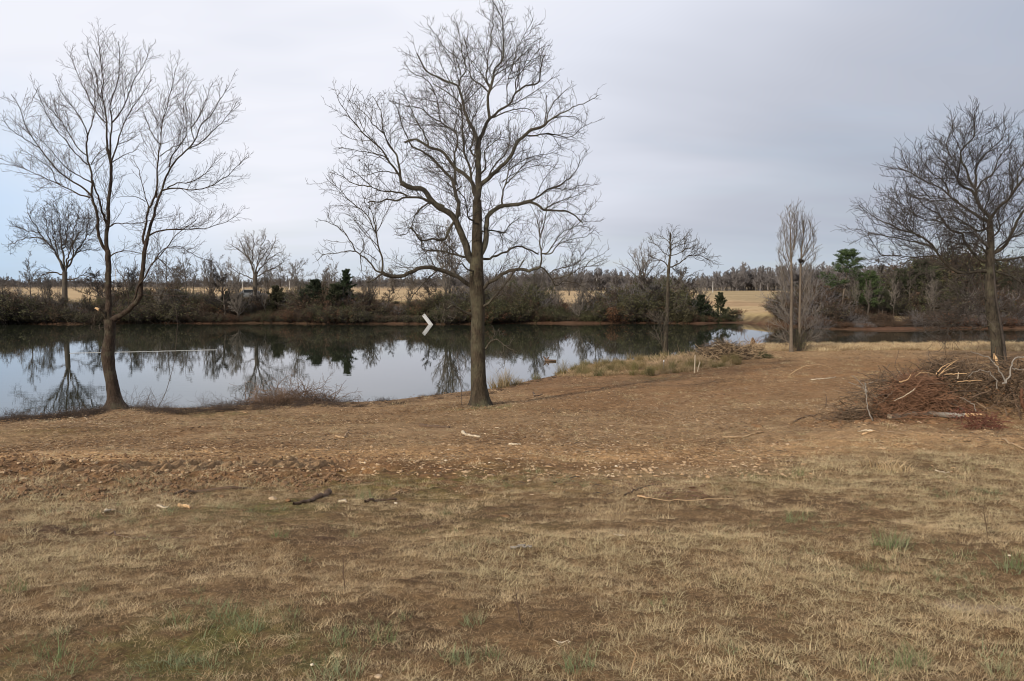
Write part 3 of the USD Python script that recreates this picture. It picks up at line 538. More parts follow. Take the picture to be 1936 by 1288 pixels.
left_trunk = [(219, 773, 42), (219, 766, 34), (216, 750, 26), (212, 725, 22.5), (207, 700, 22), (204, 674, 24), (205, 655, 22.5), (207.5, 635, 19.5), (208, 618, 20), (208, 604, 22)]
left_limbs = [
 (15.5, 12.5, [(207, 606), (205, 590), (205, 568), (205, 526), (205, 491), (203, 473)], 0.1),
 (15.5, 10, [(212, 606), (219, 601), (232, 594), (246, 583), (260, 568), (267, 557)], -.4),
 (11, 9, [(267, 559), (266, 540), (268, 522), (271, 498), (274, 470), (278, 452)], -.1),
 (8, 5, [(203, 475), (190, 456), (184, 428), (185, 407), (177, 384), (172, 368)], -.5),
 (5, 3.2, [(172, 370), (174, 340), (169, 311), (164, 292), (165, 258)]),
 (3, 1, [(165, 258), (172, 240), (180, 197), (178, 160), (170, 130)]), (3, .9, [(166, 256), (156, 229), (143, 208), (124, 187), (106, 150)]),
 (10, 6.5, [(203, 474), (201, 445), (203, 428), (205, 405), (206, 375), (210, 337), (209, 308), (203, 282)], .4),
 (5, 1.2, [(203, 282), (202, 245), (201, 218), (195, 192), (192, 172), (195, 160), (190, 113), (186, 72)]),
 (4.5, 1.2, [(208, 296), (209, 262), (211, 229), (208, 205), (214, 179), (224, 147), (226, 107), (224, 78)]),
 (3.4, 1, [(210, 234), (232, 205), (245, 174), (253, 152), (272, 123), (282, 89)]),
 (4, 1, [(210, 308), (222, 271), (230, 245), (245, 213), (261, 189), (277, 166), (288, 150)]),
 (2.6, .9, [(211, 308), (238, 292), (256, 284), (264, 271)]), (2.4, .9, [(223, 273), (248, 263), (264, 253)]),
 (6, 3, [(202, 428), (194, 403), (187, 375), (180, 357), (175, 340)]),
 (4.6, 1.2, [(173, 371), (158, 356), (132, 340), (106, 319), (87, 295), (74, 279), (61, 261), (47, 237), (40, 213), (29, 189), (21, 179)]),
 (4, 1, [(170, 374), (143, 364), (116, 350), (90, 339), (63, 327), (40, 316), (21, 306)]),
 (3.4, 1, [(174, 346), (148, 332), (127, 319), (108, 298), (90, 277), (66, 252)]),
 (2.8, .9, [(118, 349), (106, 343), (98, 321), (74, 303), (53, 290), (36, 283)]),
 (2.8, .9, [(72, 278), (61, 272), (40, 258), (16, 240), (5, 218)]),
 (3, .9, [(167, 312), (143, 290), (127, 269), (106, 245), (87, 213), (71, 166)]),
 (2.8, .9, [(164, 294), (145, 277), (132, 255), (119, 232), (92, 203), (77, 179)]),
 (2.6, 1, [(172, 312), (185, 292), (201, 279)]), (2.6, 1, [(203, 290), (190, 300), (174, 312)]),
 (2.8, .9, [(200, 232), (182, 212), (174, 197), (156, 160), (140, 123), (132, 97)]), (2.6, .9, [(193, 186), (185, 176), (185, 152), (169, 113), (164, 84)]),
 (8, 4, [(278, 453), (284, 428), (292, 403), (299, 377), (306, 359), (313, 337), (322, 318)], .3),
 (4.4, 1.2, [(322, 318), (341, 295), (357, 281), (369, 264), (381, 236), (397, 220), (418, 185), (432, 164)]),
 (6, 4, [(272, 462), (271, 452), (275, 428), (281, 396), (290, 378), (296, 360)], -.4),
 (4.4, 1.1, [(295, 374), (297, 341), (297, 323), (300, 297), (303, 269), (306, 236), (313, 213), (320, 183), (327, 160), (332, 129)]),
 (3.2, 1, [(320, 316), (322, 302), (336, 281), (353, 250), (355, 225), (350, 190), (362, 155)]),
 (2.4, .9, [(367, 264), (361, 241), (363, 213), (366, 190)]), (3, .9, [(358, 281), (378, 271), (402, 248), (430, 220), (448, 190)]),
 (2.4, .9, [(361, 243), (381, 211), (392, 181), (403, 155)]),
 (4, 1, [(308, 360), (336, 356), (367, 360), (395, 353), (418, 341), (437, 327), (453, 309), (467, 295)]),
 (3.2, .9, [(316, 356), (336, 347), (360, 344), (383, 332), (399, 316), (413, 292)]),
 (2.4, .8, [(302, 296), (320, 283), (346, 271), (369, 267)]), (2.4, .8, [(302, 272), (297, 267), (285, 248), (276, 225), (268, 205)]),
 (3, .9, [(282, 394), (274, 369), (267, 341), (264, 325), (250, 302)]), (2.4, .8, [(275, 382), (255, 372), (240, 371), (220, 374)]),
 (4.8, 1, [(279, 448), (297, 438), (318, 435), (337, 434), (365, 433), (388, 432), (411, 426), (441, 412), (453, 403)]),
 (5, 1.4, [(252, 572), (256, 556), (262, 542), (274, 524), (292, 494), (311, 473), (330, 449), (348, 433), (370, 417)], -1.6),
 (2.8, .8, [(290, 497), (303, 478), (316, 468), (337, 466), (358, 477), (383, 489), (410, 496)]), (2.6, .8, [(296, 486), (304, 492), (320, 508), (344, 519), (362, 529)]),
 (3.4, .9, [(204, 430), (225, 423), (248, 423), (271, 420), (295, 415), (325, 410)], -.8), (3.4, .9, [(205, 488), (222, 477), (239, 474), (264, 479), (290, 480)], -.8),
 (2.6, .9, [(266, 556), (297, 559), (330, 559), (351, 572)], -.6), (3, 1, [(243, 588), (243, 568), (240, 545), (234, 526), (220, 508), (213, 489)], .4),
 (8, 5.5, [(206, 610), (200, 600), (192, 589), (187, 585)], -.3),
 (1.6, .7, [(180, 595), (178, 612), (186, 628), (192, 618)], -.2),
]
LEFT_Y = on_ground(221, 769)[1]
left_lv = [dict(perm=5.4, t0=.15, ang=(25, 60), lf=.46, fall=.70, lmin=.22, lmax=1.25, k=.0085, K=7, sides=3, wig=.10, up=.04, rmin=.0062),
           dict(perm=6.6, t0=.10, ang=(30, 60), lf=.5, lmin=.14, lmax=.6, k=.0085, K=4, sides=3, wig=.10, up=.06, rmin=.005),
           dict(perm=4.6, t0=.2, ang=(25, 55), lf=.5, lmin=.12, lmax=.34, k=.009, K=3, sides=3, wig=.10, up=.06, rmin=.0042)]
left, _, _ = traced_tree('maple_tree', 'slim bare tree forking low into two tall stems at the left water edge', 'tree', LEFT_Y, left_trunk, left_limbs, 8, (BARK_RED, BARK_RED, TWIG_RED), left_lv, gnarl=.010)
bp = np.array([at(a, b, LEFT_Y - .18) for a, b in ((188, 586), (184, 584), (180.5, 582.5), (179, 584))]) - at(219, 773, LEFT_Y)
part(left, 'broken_stub', tubes(bp[None], np.array([[.055, .05, .03, .008]]), 7), WOOD_RAW, label='splintered pale orange wood of the broken stub')

right_trunk = [(1888, 697, 32), (1887, 690, 24), (1886, 675, 21), (1885, 650, 21.5), (1880, 620, 21), (1876, 603, 20), (1872, 570, 18), (1871, 540, 17), (1872, 510, 17), (1872, 480, 15), (1873, 455, 13), (1872, 432, 11.5), (1871, 416, 11)]
right_limbs = [
 (9, 5, [(1871, 418), (1869, 410), (1852, 390), (1844, 372), (1838, 362), (1818, 351), (1810, 341)]), (4, 1.4, [(1810, 341), (1814, 317), (1816, 291), (1812, 275), (1800, 255)]),
 (7, 2, [(1844, 372), (1845, 362), (1832, 337), (1828, 321), (1818, 305), (1816, 289), (1824, 277), (1842, 255), (1842, 216)]),
 (5, 1.4, [(1842, 357), (1846, 345), (1844, 325), (1860, 295), (1879, 277), (1895, 261), (1902, 240)]), (5, 1.4, [(1844, 365), (1854, 347), (1879, 325), (1887, 301), (1903, 281), (1918, 262)]),
 (8, 1.6, [(1871, 420), (1858, 414), (1832, 398), (1812, 384), (1794, 370), (1778, 355), (1749, 343), (1729, 331), (1709, 321), (1695, 313)]),
 (4, 1.2, [(1794, 368), (1782, 341), (1762, 327), (1741, 301), (1733, 287)]), (4, 1.2, [(1815, 350), (1810, 337), (1794, 317), (1772, 295), (1760, 277)]),
 (3.6, 1.2, [(1800, 300), (1790, 270), (1800, 245), (1802, 228)]),
 (8, 4, [(1868, 495), (1859, 494), (1839, 477), (1824, 457), (1817, 440), (1798, 436), (1784, 418), (1772, 402)]), (4, 1.2, [(1772, 402), (1750, 392), (1735, 376), (1715, 368)]),
 (5, 2, [(1870, 486), (1854, 468), (1835, 460), (1815, 462), (1790, 455)]), (6, 2, [(1868, 430), (1850, 436), (1830, 425), (1800, 410), (1770, 415)]),
 (10, 3, [(1868, 512), (1839, 514), (1817, 516), (1796, 505), (1778, 488), (1767, 470), (1752, 455), (1730, 442), (1701, 434)]), (3.4, 1.0, [(1701, 434), (1677, 422), (1659, 414), (1640, 402), (1624, 388)]),
 (4.4, 1.0, [(1765, 468), (1739, 460), (1709, 453), (1676, 447), (1648, 442), (1618, 432)]), (4, 1.0, [(1796, 432), (1774, 418), (1745, 414), (1721, 400), (1697, 374), (1690, 358)]),
 (3.4, 1.0, [(1812, 382), (1800, 376), (1772, 380), (1731, 372), (1700, 352)]), (3.6, 1.0, [(1778, 490), (1755, 485), (1730, 487), (1698, 483), (1670, 483), (1654, 466), (1643, 449)]),
 (3, .9, [(1732, 443), (1700, 420), (1680, 398), (1672, 375)]), (3, .9, [(1740, 450), (1715, 425), (1705, 395), (1695, 372)]), (3, .9, [(1760, 376), (1738, 350), (1722, 320), (1718, 300)]),
 (8, 3, [(1872, 414), (1887, 394), (1909, 374), (1923, 353), (1936, 337), (1953, 313), (1962, 285)]), (9, 3, [(1876, 480), (1900, 464), (1913, 440), (1925, 414), (1946, 386), (1970, 357), (1990, 330)]),
 (4, 1.2, [(1923, 353), (1925, 325), (1940, 300), (1935, 262)]), (4, 1.2, [(1909, 374), (1915, 345), (1908, 315), (1920, 290)]),
 (6, 2, [(1876, 492), (1909, 490), (1936, 486), (1975, 478), (2010, 466)]), (6, 2, [(1876, 512), (1904, 520), (1936, 538), (1970, 552)]), (5, 1.6, [(1880, 478), (1910, 450), (1940, 440), (1980, 425)]),
 (3, .9, [(1868, 562), (1839, 566), (1796, 575), (1770, 590)]), (3, .8, [(1872, 614), (1861, 618), (1828, 622), (1796, 614), (1752, 609)], -1.0), (2.6, .8, [(1874, 600), (1850, 590), (1820, 600), (1790, 625), (1775, 640)], -1),
 (2.6, .8, [(1876, 585), (1905, 590), (1930, 605)], -1), (2.4, .8, [(1870, 575), (1850, 560), (1825, 562), (1800, 548)], -1.2),
 (5, 1.4, [(1872, 440), (1860, 425), (1862, 395), (1870, 370), (1865, 345)], -2.2), (5, 1.4, [(1873, 450), (1890, 430), (1885, 400), (1900, 380), (1905, 350)], 2.2), (5, 1.4, [(1871, 470), (1850, 450), (1840, 430), (1815, 420), (1795, 395)], -2.6), (5, 1.4, [(1871, 470), (1855, 455), (1835, 440), (1810, 440), (1780, 445)], 2.6),
]
RIGHT_Y = on_ground(1887, 691)[1]
right_lv = [dict(perm=6.4, t0=.08, ang=(28, 62), lf=.56, fall=.62, lmin=.4, lmax=1.7, k=.010, K=6, sides=3, wig=.13, up=.01, rmin=.0100),
            dict(perm=5.6, t0=.1, ang=(28, 60), lf=.5, lmin=.35, lmax=.95, k=.009, K=4, sides=3, wig=.12, up=.03, rmin=.0080),
            dict(perm=4.2, t0=.15, ang=(25, 55), lf=.55, lmin=.22, lmax=.55, k=.011, K=3, sides=3, wig=.10, up=.11, rmin=.0072)]
right, _, _ = traced_tree('broad_tree', 'dense twiggy bare tree at the right edge behind the brush pile', 'tree', RIGHT_Y, right_trunk, right_limbs, 21, (BARK_GREY, BARK_GREY, TWIG_DARK), right_lv, gnarl=.012)
vr = at(1888, 697, RIGHT_Y)
vine = np.array([at(a, b, RIGHT_Y - .35) for a, b in ((1901, 692), (1899, 660), (1894, 625), (1888, 590), (1883, 560), (1880, 525), (1878, 500))]) - vr
part(right, 'vine', tubes(resample(vine, 20)[None], np.linspace(.07, .03, 20)[None], 6), TWIG_DARK, True, label='dark vine climbing the right side of the trunk')

# ------------------------------------------------------------------ trees further off
def wild_tree(rg, H, r0, clear, nl, llen, ang, up, lv, wig=.1, lead=.92, stems=1, lean=.0, K1=9, lsides=5):
    """(trunk mesh, crown mesh). llen(t), ang(t): length and angle from vertical of a limb that leaves at t of the height"""
    tr, cr = [], []
    for s in range(stems):
        d0 = np.array([[rg.normal(0, lean + (.16 if stems > 1 else 0)), rg.normal(0, lean + (.16 if stems > 1 else 0)), 1.0]])
        P0 = np.array([[rg.normal(0, .12 * (stems > 1)), rg.normal(0, .12 * (stems > 1)), -.2]])
        hh = H * (1 if s == 0 else rg.uniform(.6, .95))
        pts, rad = walk(P0, d0, np.array([hh * lead]), np.array([r0 / (1 if stems == 1 else 1.5)]), np.array([r0 * .12]), 16, wig * .35, .06, rg)
        rad[:, 0] *= 1.35
        tr.append(tubes(pts, rad, 8))
        t = np.sort(rg.uniform(clear, .98, nl)); az = np.arange(nl) * 2.4 + rg.uniform(0, .8, nl) + s; f = t * 15; i = np.minimum(f.astype(int), 14); w = (f - i)[:, None]
        P = pts[0, i] * (1 - w) + pts[0, i + 1] * w; r = rad[0, i]
        a = np.radians(np.array([ang(x) for x in t]) + rg.uniform(-8, 8, nl)); D = np.stack([np.sin(a) * np.cos(az), np.sin(a) * np.sin(az), np.cos(a)], -1)
        L = np.array([llen(x) for x in t]) * hh * rg.uniform(.75, 1.15, nl); R = np.minimum(r * .75, .016 * L + .01)
        lp, lr = walk(P, D, L, R, R * .2, K1, wig, up, rg); cr.append(tubes(lp, lr, lsides))
        cr += [tubes(*x) for x in grow(lp, lr, lv, rg)]
    return join(*tr), join(*cr)
def lvs(n2, n3, n4, w=.17, r=.012, up=.08, l2=.5):
    o = [dict(n=n2, t0=.18, ang=(25, 60), lf=l2, k=.012, K=6, sides=3, wig=w, up=up, rmin=r), dict(n=n3, t0=.12, ang=(25, 58), lf=.5, k=.012, K=4, sides=3, wig=w, up=up, rmin=r * .8)]
    return o + ([dict(n=n4, t0=.15, ang=(25, 55), lf=.5, k=.013, K=3, sides=3, wig=w, up=up, rmin=r * .65)] if n4 else [])
def tree_proto(name, made, mt, mc):
    p = proto(name); part(p, 'trunk', made[0], mt, True); part(p, 'crown', made[1], mc, kind=None); return p
R = lambda s: np.random.default_rng(s)
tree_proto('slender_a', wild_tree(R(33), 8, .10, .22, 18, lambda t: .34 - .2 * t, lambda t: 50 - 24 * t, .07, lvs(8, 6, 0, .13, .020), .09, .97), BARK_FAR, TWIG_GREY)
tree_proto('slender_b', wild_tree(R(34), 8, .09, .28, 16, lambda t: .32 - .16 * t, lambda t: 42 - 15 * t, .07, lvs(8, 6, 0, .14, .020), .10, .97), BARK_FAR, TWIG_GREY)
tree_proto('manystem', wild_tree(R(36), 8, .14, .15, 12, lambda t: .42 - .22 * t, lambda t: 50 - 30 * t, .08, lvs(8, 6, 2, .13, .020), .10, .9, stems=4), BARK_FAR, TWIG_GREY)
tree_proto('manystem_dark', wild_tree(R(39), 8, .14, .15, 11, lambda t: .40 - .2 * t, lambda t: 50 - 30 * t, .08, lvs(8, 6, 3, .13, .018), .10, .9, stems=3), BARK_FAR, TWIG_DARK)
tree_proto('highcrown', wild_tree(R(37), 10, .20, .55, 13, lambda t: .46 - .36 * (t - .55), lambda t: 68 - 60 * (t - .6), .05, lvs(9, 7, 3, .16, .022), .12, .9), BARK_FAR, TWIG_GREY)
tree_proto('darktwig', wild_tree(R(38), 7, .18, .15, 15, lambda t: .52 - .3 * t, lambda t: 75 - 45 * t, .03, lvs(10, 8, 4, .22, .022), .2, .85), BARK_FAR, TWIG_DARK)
def leaves(c, n, size, rg, flat=.6, shell=.35):
    """n leaf-sized triangles spread through ellipsoids c = rows of (x, y, z, rx, ry, rz)"""
    c = np.asarray(c, float); w = (c[:, 3] * c[:, 4] * c[:, 5]) ** .7; k = rg.choice(len(c), n, p=w / w.sum())
    u = unit(rg.normal(0, 1, (n, 3))) * (shell + (1 - shell) * rg.random((n, 1)) ** .5); p = c[k, :3] + u * c[k, 3:]
    a = unit(rg.normal(0, 1, (n, 3)) * [1, 1, flat]); b = unit(np.cross(a, rg.normal(0, 1, (n, 3)))); s = size * rg.uniform(.6, 1.5, (n, 1))
    v = np.stack([p - a * s, p + a * s, p + b * s * .9], 1).reshape(-1, 3); return v, np.arange(3 * n).reshape(-1, 3)
def sprays(P, D, n, L, wdt, rg, spread=.5):
    """n narrow needles or twig sprays round each of the points P, pointing along D"""
    m = len(P) * n; p = np.repeat(P, n, 0); d = unit(np.repeat(D, n, 0) + rg.normal(0, spread, (m, 3))); q = unit(np.cross(d, rg.normal(0, 1, (m, 3)))) * wdt
    l = L * rg.uniform(.6, 1.3, (m, 1)); v = np.stack([p - q, p + q, p + d * l], 1).reshape(-1, 3); return v, np.arange(3 * m).reshape(-1, 3)
def pine(rg, H, clear, nb, name, spread=.26, mat_=LEAF_PINE):
    pts, rad = walk(np.array([[0, 0, -.2]]), np.array([[.03, 0, 1.]]), np.array([H * .97]), np.array([.17]), np.array([.04]), 14, .03, .05, rg)
    t = np.sort(rg.uniform(clear, .98, nb)); az = np.arange(nb) * 2.4 + rg.uniform(0, 1, nb); f = t * 13; i = np.minimum(f.astype(int), 12); P = pts[0, i] + (pts[0, i + 1] - pts[0, i]) * (f - i)[:, None]
    a = np.radians(85 - 45 * (t - clear) / (1 - clear) + rg.uniform(-12, 12, nb)); D = np.stack([np.sin(a) * np.cos(az), np.sin(a) * np.sin(az), np.cos(a)], -1)
    L = H * spread * np.clip(1.25 - .9 * ((t - clear) / (1 - clear)) ** 1.5, .3, 1) * rg.uniform(.6, 1.1, nb); lp, lr = walk(P, D, L, .018 * L + .012, .006 + 0 * L, 7, .12, .06, rg)
    gl = grow(lp, lr, [dict(n=7, t0=.35, ang=(30, 65), lf=.42, k=.01, K=4, sides=3, wig=.15, up=.1, rmin=.008)], rg); tp = gl[0][0]
    P = np.concatenate([tp[:, 1:].reshape(-1, 3), lp[:, 4:].reshape(-1, 3)]); Dn = np.concatenate([np.repeat(unit(tp[:, -1] - tp[:, 0]), 3, 0), np.repeat(unit(lp[:, -1] - lp[:, 3]), 3, 0)])
    p = proto(name); part(p, 'trunk', tubes(pts, rad, 8), BARK_PALE if clear > .45 else BARK_FAR, True); part(p, 'branches', join(tubes(lp, lr, 4), tubes(*gl[0])), BARK_FAR); ce = np.concatenate([tp[:, -1], lp[:, -1], tp[::2, 2]]); part(p, 'needles', join(sprays(P, Dn + [0, 0, .35], 7, .24, .03, rg, .8), leaves(np.c_[ce + [0, 0, .08], np.tile([.42, .42, .20], (len(ce), 1)) * rg.uniform(.6, 1.3, (len(ce), 1))], 9000, .075, rg, .7, .1)), mat_)
pine(R(41), 11, .46, 46, 'pine_tall', .27); pine(R(42), 9, .25, 60, 'pine_bushy', .30); pine(R(43), 10, .30, 50, 'pine_dark', .28, LEAF_JUNIPER)
def cedar(rg, name, H=5, wd=.36, mat_=LEAF_CEDAR, nb=95):
    t = np.sort(rg.uniform(.02, .97, nb)); az = np.arange(nb) * 2.4 + rg.uniform(0, 1.2, nb); P0 = np.c_[0 * t, 0 * t, H * t]; el = .25 + .75 * t
    D = np.stack([np.cos(az), np.sin(az), el + rg.normal(0, .25, nb)], -1); L = H * wd * (1.12 - t) ** .8 * rg.choice([.45, .8, 1.0, 1.15, 1.45], nb)
    pts, rad = walk(P0, D, L, .012 * L + .01, .006 + 0 * L, 7, .12, .03, rg); g_ = grow(pts, rad, [dict(n=6, t0=.3, ang=(25, 60), lf=.4, k=.01, K=3, sides=3, wig=.15, up=.05, rmin=.008)], rg)[0][0]
    P = np.concatenate([pts[:, 2:].reshape(-1, 3), g_.reshape(-1, 3)]); Dn = np.concatenate([np.repeat(unit(pts[:, -1] - pts[:, 0]), 5, 0), np.repeat(unit(g_[:, -1] - g_[:, 0]), 3, 0)])
    p = proto(name); part(p, 'trunk', tubes(np.array([[[0, 0, -.2], [0, 0, H * .5], [0, 0, H * .96]]]), np.array([[.09, .06, .02]]), 6), BARK_FAR); part(p, 'foliage', join(tubes(pts, rad, 3), sprays(P, Dn + [0, 0, .2], 9, .22, .035, rg, .7)), mat_)
cedar(R(51), 'cedar', 5, .26); cedar(R(52), 'juniper', 3, .46, LEAF_JUNIPER, 80); cedar(R(53), 'cedar_b', 5, .34, LEAF_JUNIPER, 80)
def shrub(rg, name, H, stems, mt, leaf=None, nleaf=0, rad=.5, r0=.018, lsize=.06, n2=7, n3=4, lean=.75):
    P0 = np.c_[rg.normal(0, .22, (stems, 2)) * H * rad, np.full(stems, -.15)]; D = np.c_[P0[:, :2] / (H * rad) * lean * 2.2 + rg.normal(0, .28, (stems, 2)), np.ones(stems)]
    L = H * rg.uniform(.55, 1.1, stems); pts, r = walk(P0, D, L, np.full(stems, r0), np.full(stems, r0 * .35), 7, .13, .03, rg)
    g = grow(pts, r, [dict(n=n2, t0=.2, ang=(25, 65), lf=.45, k=.012, K=5, sides=3, wig=.2, up=.05, rmin=r0 * .45), dict(n=n3, t0=.1, ang=(25, 60), lf=.5, k=.012, K=3, sides=3, wig=.2, up=.04, rmin=r0 * .36)], rg)
    p = proto(name); part(p, 'stems', join(tubes(pts, r, 4), *[tubes(*x) for x in g]), mt)
    if nleaf:
        c = g[0][0][:, ::2].reshape(-1, 3); c = c[rg.choice(len(c), min(len(c), 260), False)]; part(p, 'leaves', leaves(np.c_[c, np.full((len(c), 3), .22)], nleaf, lsize, rg, .8, .0), leaf)
    return p
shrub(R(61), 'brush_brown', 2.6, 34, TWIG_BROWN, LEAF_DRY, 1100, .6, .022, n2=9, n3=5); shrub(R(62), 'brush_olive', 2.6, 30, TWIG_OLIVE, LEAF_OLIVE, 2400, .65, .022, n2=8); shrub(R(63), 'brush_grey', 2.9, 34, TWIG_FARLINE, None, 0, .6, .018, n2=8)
shrub(R(64), 'brush_rust', 2.2, 26, TWIG_BROWN, LEAF_RUST, 1300, .6, .020); shrub(R(65), 'brush_dark', 2.5, 32, TWIG_DARK, LEAF_OLIVE, 1300, .7, .024, n2=9, n3=5)

shrub(R(66), 'brush_thin', 2.8, 13, TWIG_BROWN, None, 0, .6, .012, n2=8, n3=5, lean=.6)
def far_place(px, D):
    x = (px - CX) / F * D; return np.array([x, D, float(hf(x, D))])
H0 = dict(slender_a=7.9, slender_b=7.9, manystem=8.2, manystem_dark=8.2, highcrown=10.6, darktwig=6.9, pine_tall=11, pine_bushy=9.2, pine_dark=10, cedar=5.1, cedar_b=5.1, juniper=3.1, brush_brown=2.8, brush_olive=2.8, brush_grey=3.1, brush_rust=2.4, brush_dark=2.7, brush_thin=3.0)
def far_tree(pname, name, px, top, D, label, cat='tree', group=None, wide=1.0, rz=None):
    p = far_place(px, D); H = at(px, top, D)[2] - p[2]; s = H / H0[pname]
    return copy_of(pname, name, p - [0, 0, .05], rng.uniform(0, 360) if rz is None else rz, (s * wide, s * wide, s), label=label, cat=cat, group=group)
far_lv = [dict(perm=2.7, t0=.2, ang=(28, 62), lf=.42, lmin=.8, lmax=2.6, k=.010, K=6, sides=3, wig=.15, up=.02, rmin=.024), dict(perm=2.8, t0=.12, ang=(28, 62), lf=.5, lmin=.5, lmax=1.4, k=.010, K=4, sides=3, wig=.14, up=.02, rmin=.018), dict(perm=2.8, t0=.1, ang=(25, 60), lf=.6, lmin=.35, lmax=.8, k=.010, K=3, sides=3, wig=.12, up=.03, rmin=.014)]
traced_tree('oak_tree', 'big spreading bare oak on the far bank left of the forked tree', 'tree', 111.0, [(122.5, 577, 13), (122.5, 565, 10.5), (122.5, 545, 9.5), (122.5, 530, 9), (122.5, 514, 9)], [(5.5, 1.6, [(122.5, 516), (113.6, 497), (100.7, 474), (85, 453), (75, 438), (62, 420), (52, 402)]), (3.4, 1, [(88, 456), (67, 449), (46, 451), (28, 458), (15, 464)]), (5.5, 1.4, [(123, 518), (120, 479), (114, 438), (111, 407), (108, 381)], .3), (4.6, 1.2, [(124, 506), (137, 474), (138, 446), (147, 417), (150, 389)]), (5, 1.4, [(124, 514), (139.5, 484), (152, 464), (168, 446), (181, 430), (188, 412)]), (3, 1, [(143, 478), (168, 473), (186, 474)]), (4, 1.2, [(121, 522), (103, 515), (83, 518), (70, 528), (58, 527)]), (3.6, 1, [(124, 530), (142, 527), (155, 520), (172, 524), (190, 520)]), (3.2, 1, [(97, 468), (90, 435), (85, 407), (83, 389)]), (3, 1, [(118, 470), (128, 440), (130, 410), (128, 384)]), (3, 1, [(76, 440), (58, 438), (40, 432), (24, 428)]), (3, 1, [(160, 455), (165, 430), (168, 405), (165, 392)]), (4, 1.2, [(122, 505), (110, 480), (104, 455), (100, 425), (98, 400)], 3.5), (4, 1.2, [(123, 505), (132, 480), (140, 455), (155, 430), (160, 410)], -3.5)], 61, (BARK_FAR, BARK_FAR, TWIG_DARK), far_lv, gnarl=.12, first_sides=10, spread=.5, dmax=9)
traced_tree('round_tree', 'rounded grey bare tree on the far bank between the forked tree and the oak', 'tree', 114.0, [(482.6, 568, 11), (482.6, 555, 8.5), (482.3, 540, 8), (482, 529, 8), (482.5, 520, 7.5)], [(4.4, 1.2, [(482, 522), (475, 498), (462, 480), (446, 470), (436, 462)]), (4, 1.2, [(482, 520), (480, 508), (477, 485), (480, 459), (475, 444)], .4), (4, 1.2, [(483, 520), (488, 490), (495, 465), (503, 446)]), (4.2, 1.2, [(484, 522), (498, 501), (516, 485), (534, 475)]), (3.6, 1, [(484, 525), (508, 511), (529, 501), (539, 488)]), (3.4, 1, [(481, 528), (462, 521), (444, 511), (434, 500)]), (2.6, 1, [(466, 485), (458, 465), (452, 452)]), (2.6, 1, [(500, 498), (515, 468), (521, 455)]), (2.6, 1, [(479, 480), (468, 462), (462, 448)]), (3.4, 1, [(482, 518), (474, 495), (468, 475), (470, 455)], 3), (3.4, 1, [(483, 518), (490, 495), (505, 475), (512, 460)], -3)], 62, (BARK_FAR, BARK_FAR, TWIG_GREY), far_lv, gnarl=.10, first_sides=10, spread=.5, dmax=9)
traced_tree('upright_tree', 'bushy bare tree with upright limbs left of the lone thin tree on the spit', 'tree', 112.0, [(1216, 556, 9), (1216, 545, 7), (1216, 532, 7)], [(3.4, 1, [(1216, 534), (1205, 505), (1195, 487), (1188, 478)]), (3.4, 1, [(1216, 533), (1222, 500), (1228, 480), (1230, 470)]), (3.2, 1, [(1216, 535), (1232, 510), (1245, 497), (1252, 486)]), (3.2, 1, [(1215, 536), (1195, 515), (1182, 505), (1172, 500)]), (3.6, 1, [(1216, 534), (1215, 505), (1213, 476), (1212, 466)], .2), (2.6, 1, [(1214, 530), (1208, 500), (1204, 478)], 2.5), (2.6, 1, [(1217, 530), (1224, 505), (1238, 485)], -2.5), (2.4, 1, [(1214, 540), (1190, 528), (1172, 520)]), (2.4, 1, [(1217, 540), (1240, 522), (1255, 512)])], 63, (BARK_FAR, BARK_FAR, TWIG_GREY), far_lv, gnarl=.08, first_sides=8, spread=.5, dmax=9)
far_tree('darktwig', 'gnarled_tree', 186, 508, 108, 'dark gnarled tree right behind the forked tree trunk on the far bank', wide=1.5)
far_tree('slender_b', 'slender_tree', 60, 482, 106, 'small thin tree left of the big far oak', wide=1.4)
far_tree('highcrown', 'bare_tree', 565, 487, 112, 'small tree with a bare lower stem right of the rounded grey tree', rz=80)
far_tree('manystem', 'many_stemmed_tree', 848, 402, 104, 'dense many stemmed bare tree seen just left of the middle oak trunk', wide=.9)
far_tree('darktwig', 'rusty_tree', 1292, 497, 108, 'low twiggy tree right of the lone thin tree on the spit', wide=1.1)
far_tree('manystem', 'many_stemmed_tree', 1012, 492, 108, 'low many stemmed tree right of the middle oak trunk on the far bank', wide=1.2)
far_tree('manystem', 'many_stemmed_tree', 745, 503, 170, 'pale airy tree far behind the left low limb of the middle oak', wide=1.3)
ORD = ['first', 'second', 'third', 'fourth', 'fifth', 'sixth', 'seventh', 'eighth', 'ninth', 'tenth', 'eleventh', 'twelfth', 'thirteenth', 'fourteenth', 'fifteenth', 'sixteenth', 'seventeenth', 'eighteenth', 'nineteenth', 'twentieth'] + ['twenty-' + x for x in ('first', 'second', 'third', 'fourth', 'fifth', 'sixth', 'seventh', 'eighth', 'ninth')] + ['thirtieth']
sap = 'slender bare saplings in a row on the skyline of the far bank'
for i, (px, top, D) in enumerate(sorted([(20, 520, 130), (285, 502, 125), (300, 488, 128), (318, 480, 126), (333, 494, 130), (352, 478, 127), (366, 500, 134), (388, 500, 122), (405, 476, 118), (420, 488, 126), (436, 492, 130), (452, 506, 124), (520, 508, 135), (535, 500, 140), (600, 512, 140), (612, 500, 132), (628, 490, 125), (700, 508, 150), (718, 498, 155), (780, 505, 160), (885, 500, 165), (250, 497, 118), (236, 507, 140), (963, 500, 170), (1050, 512, 190), (1075, 508, 200), (505, 492, 138)])):
    far_tree(['slender_a', 'slender_b', 'manystem', 'slender_b'][i % 4], 'sapling', px, top, D, ORD[i] + ' slender bare sapling from the left on the far skyline', group=sap, wide=rng.uniform(.8, 1.7))
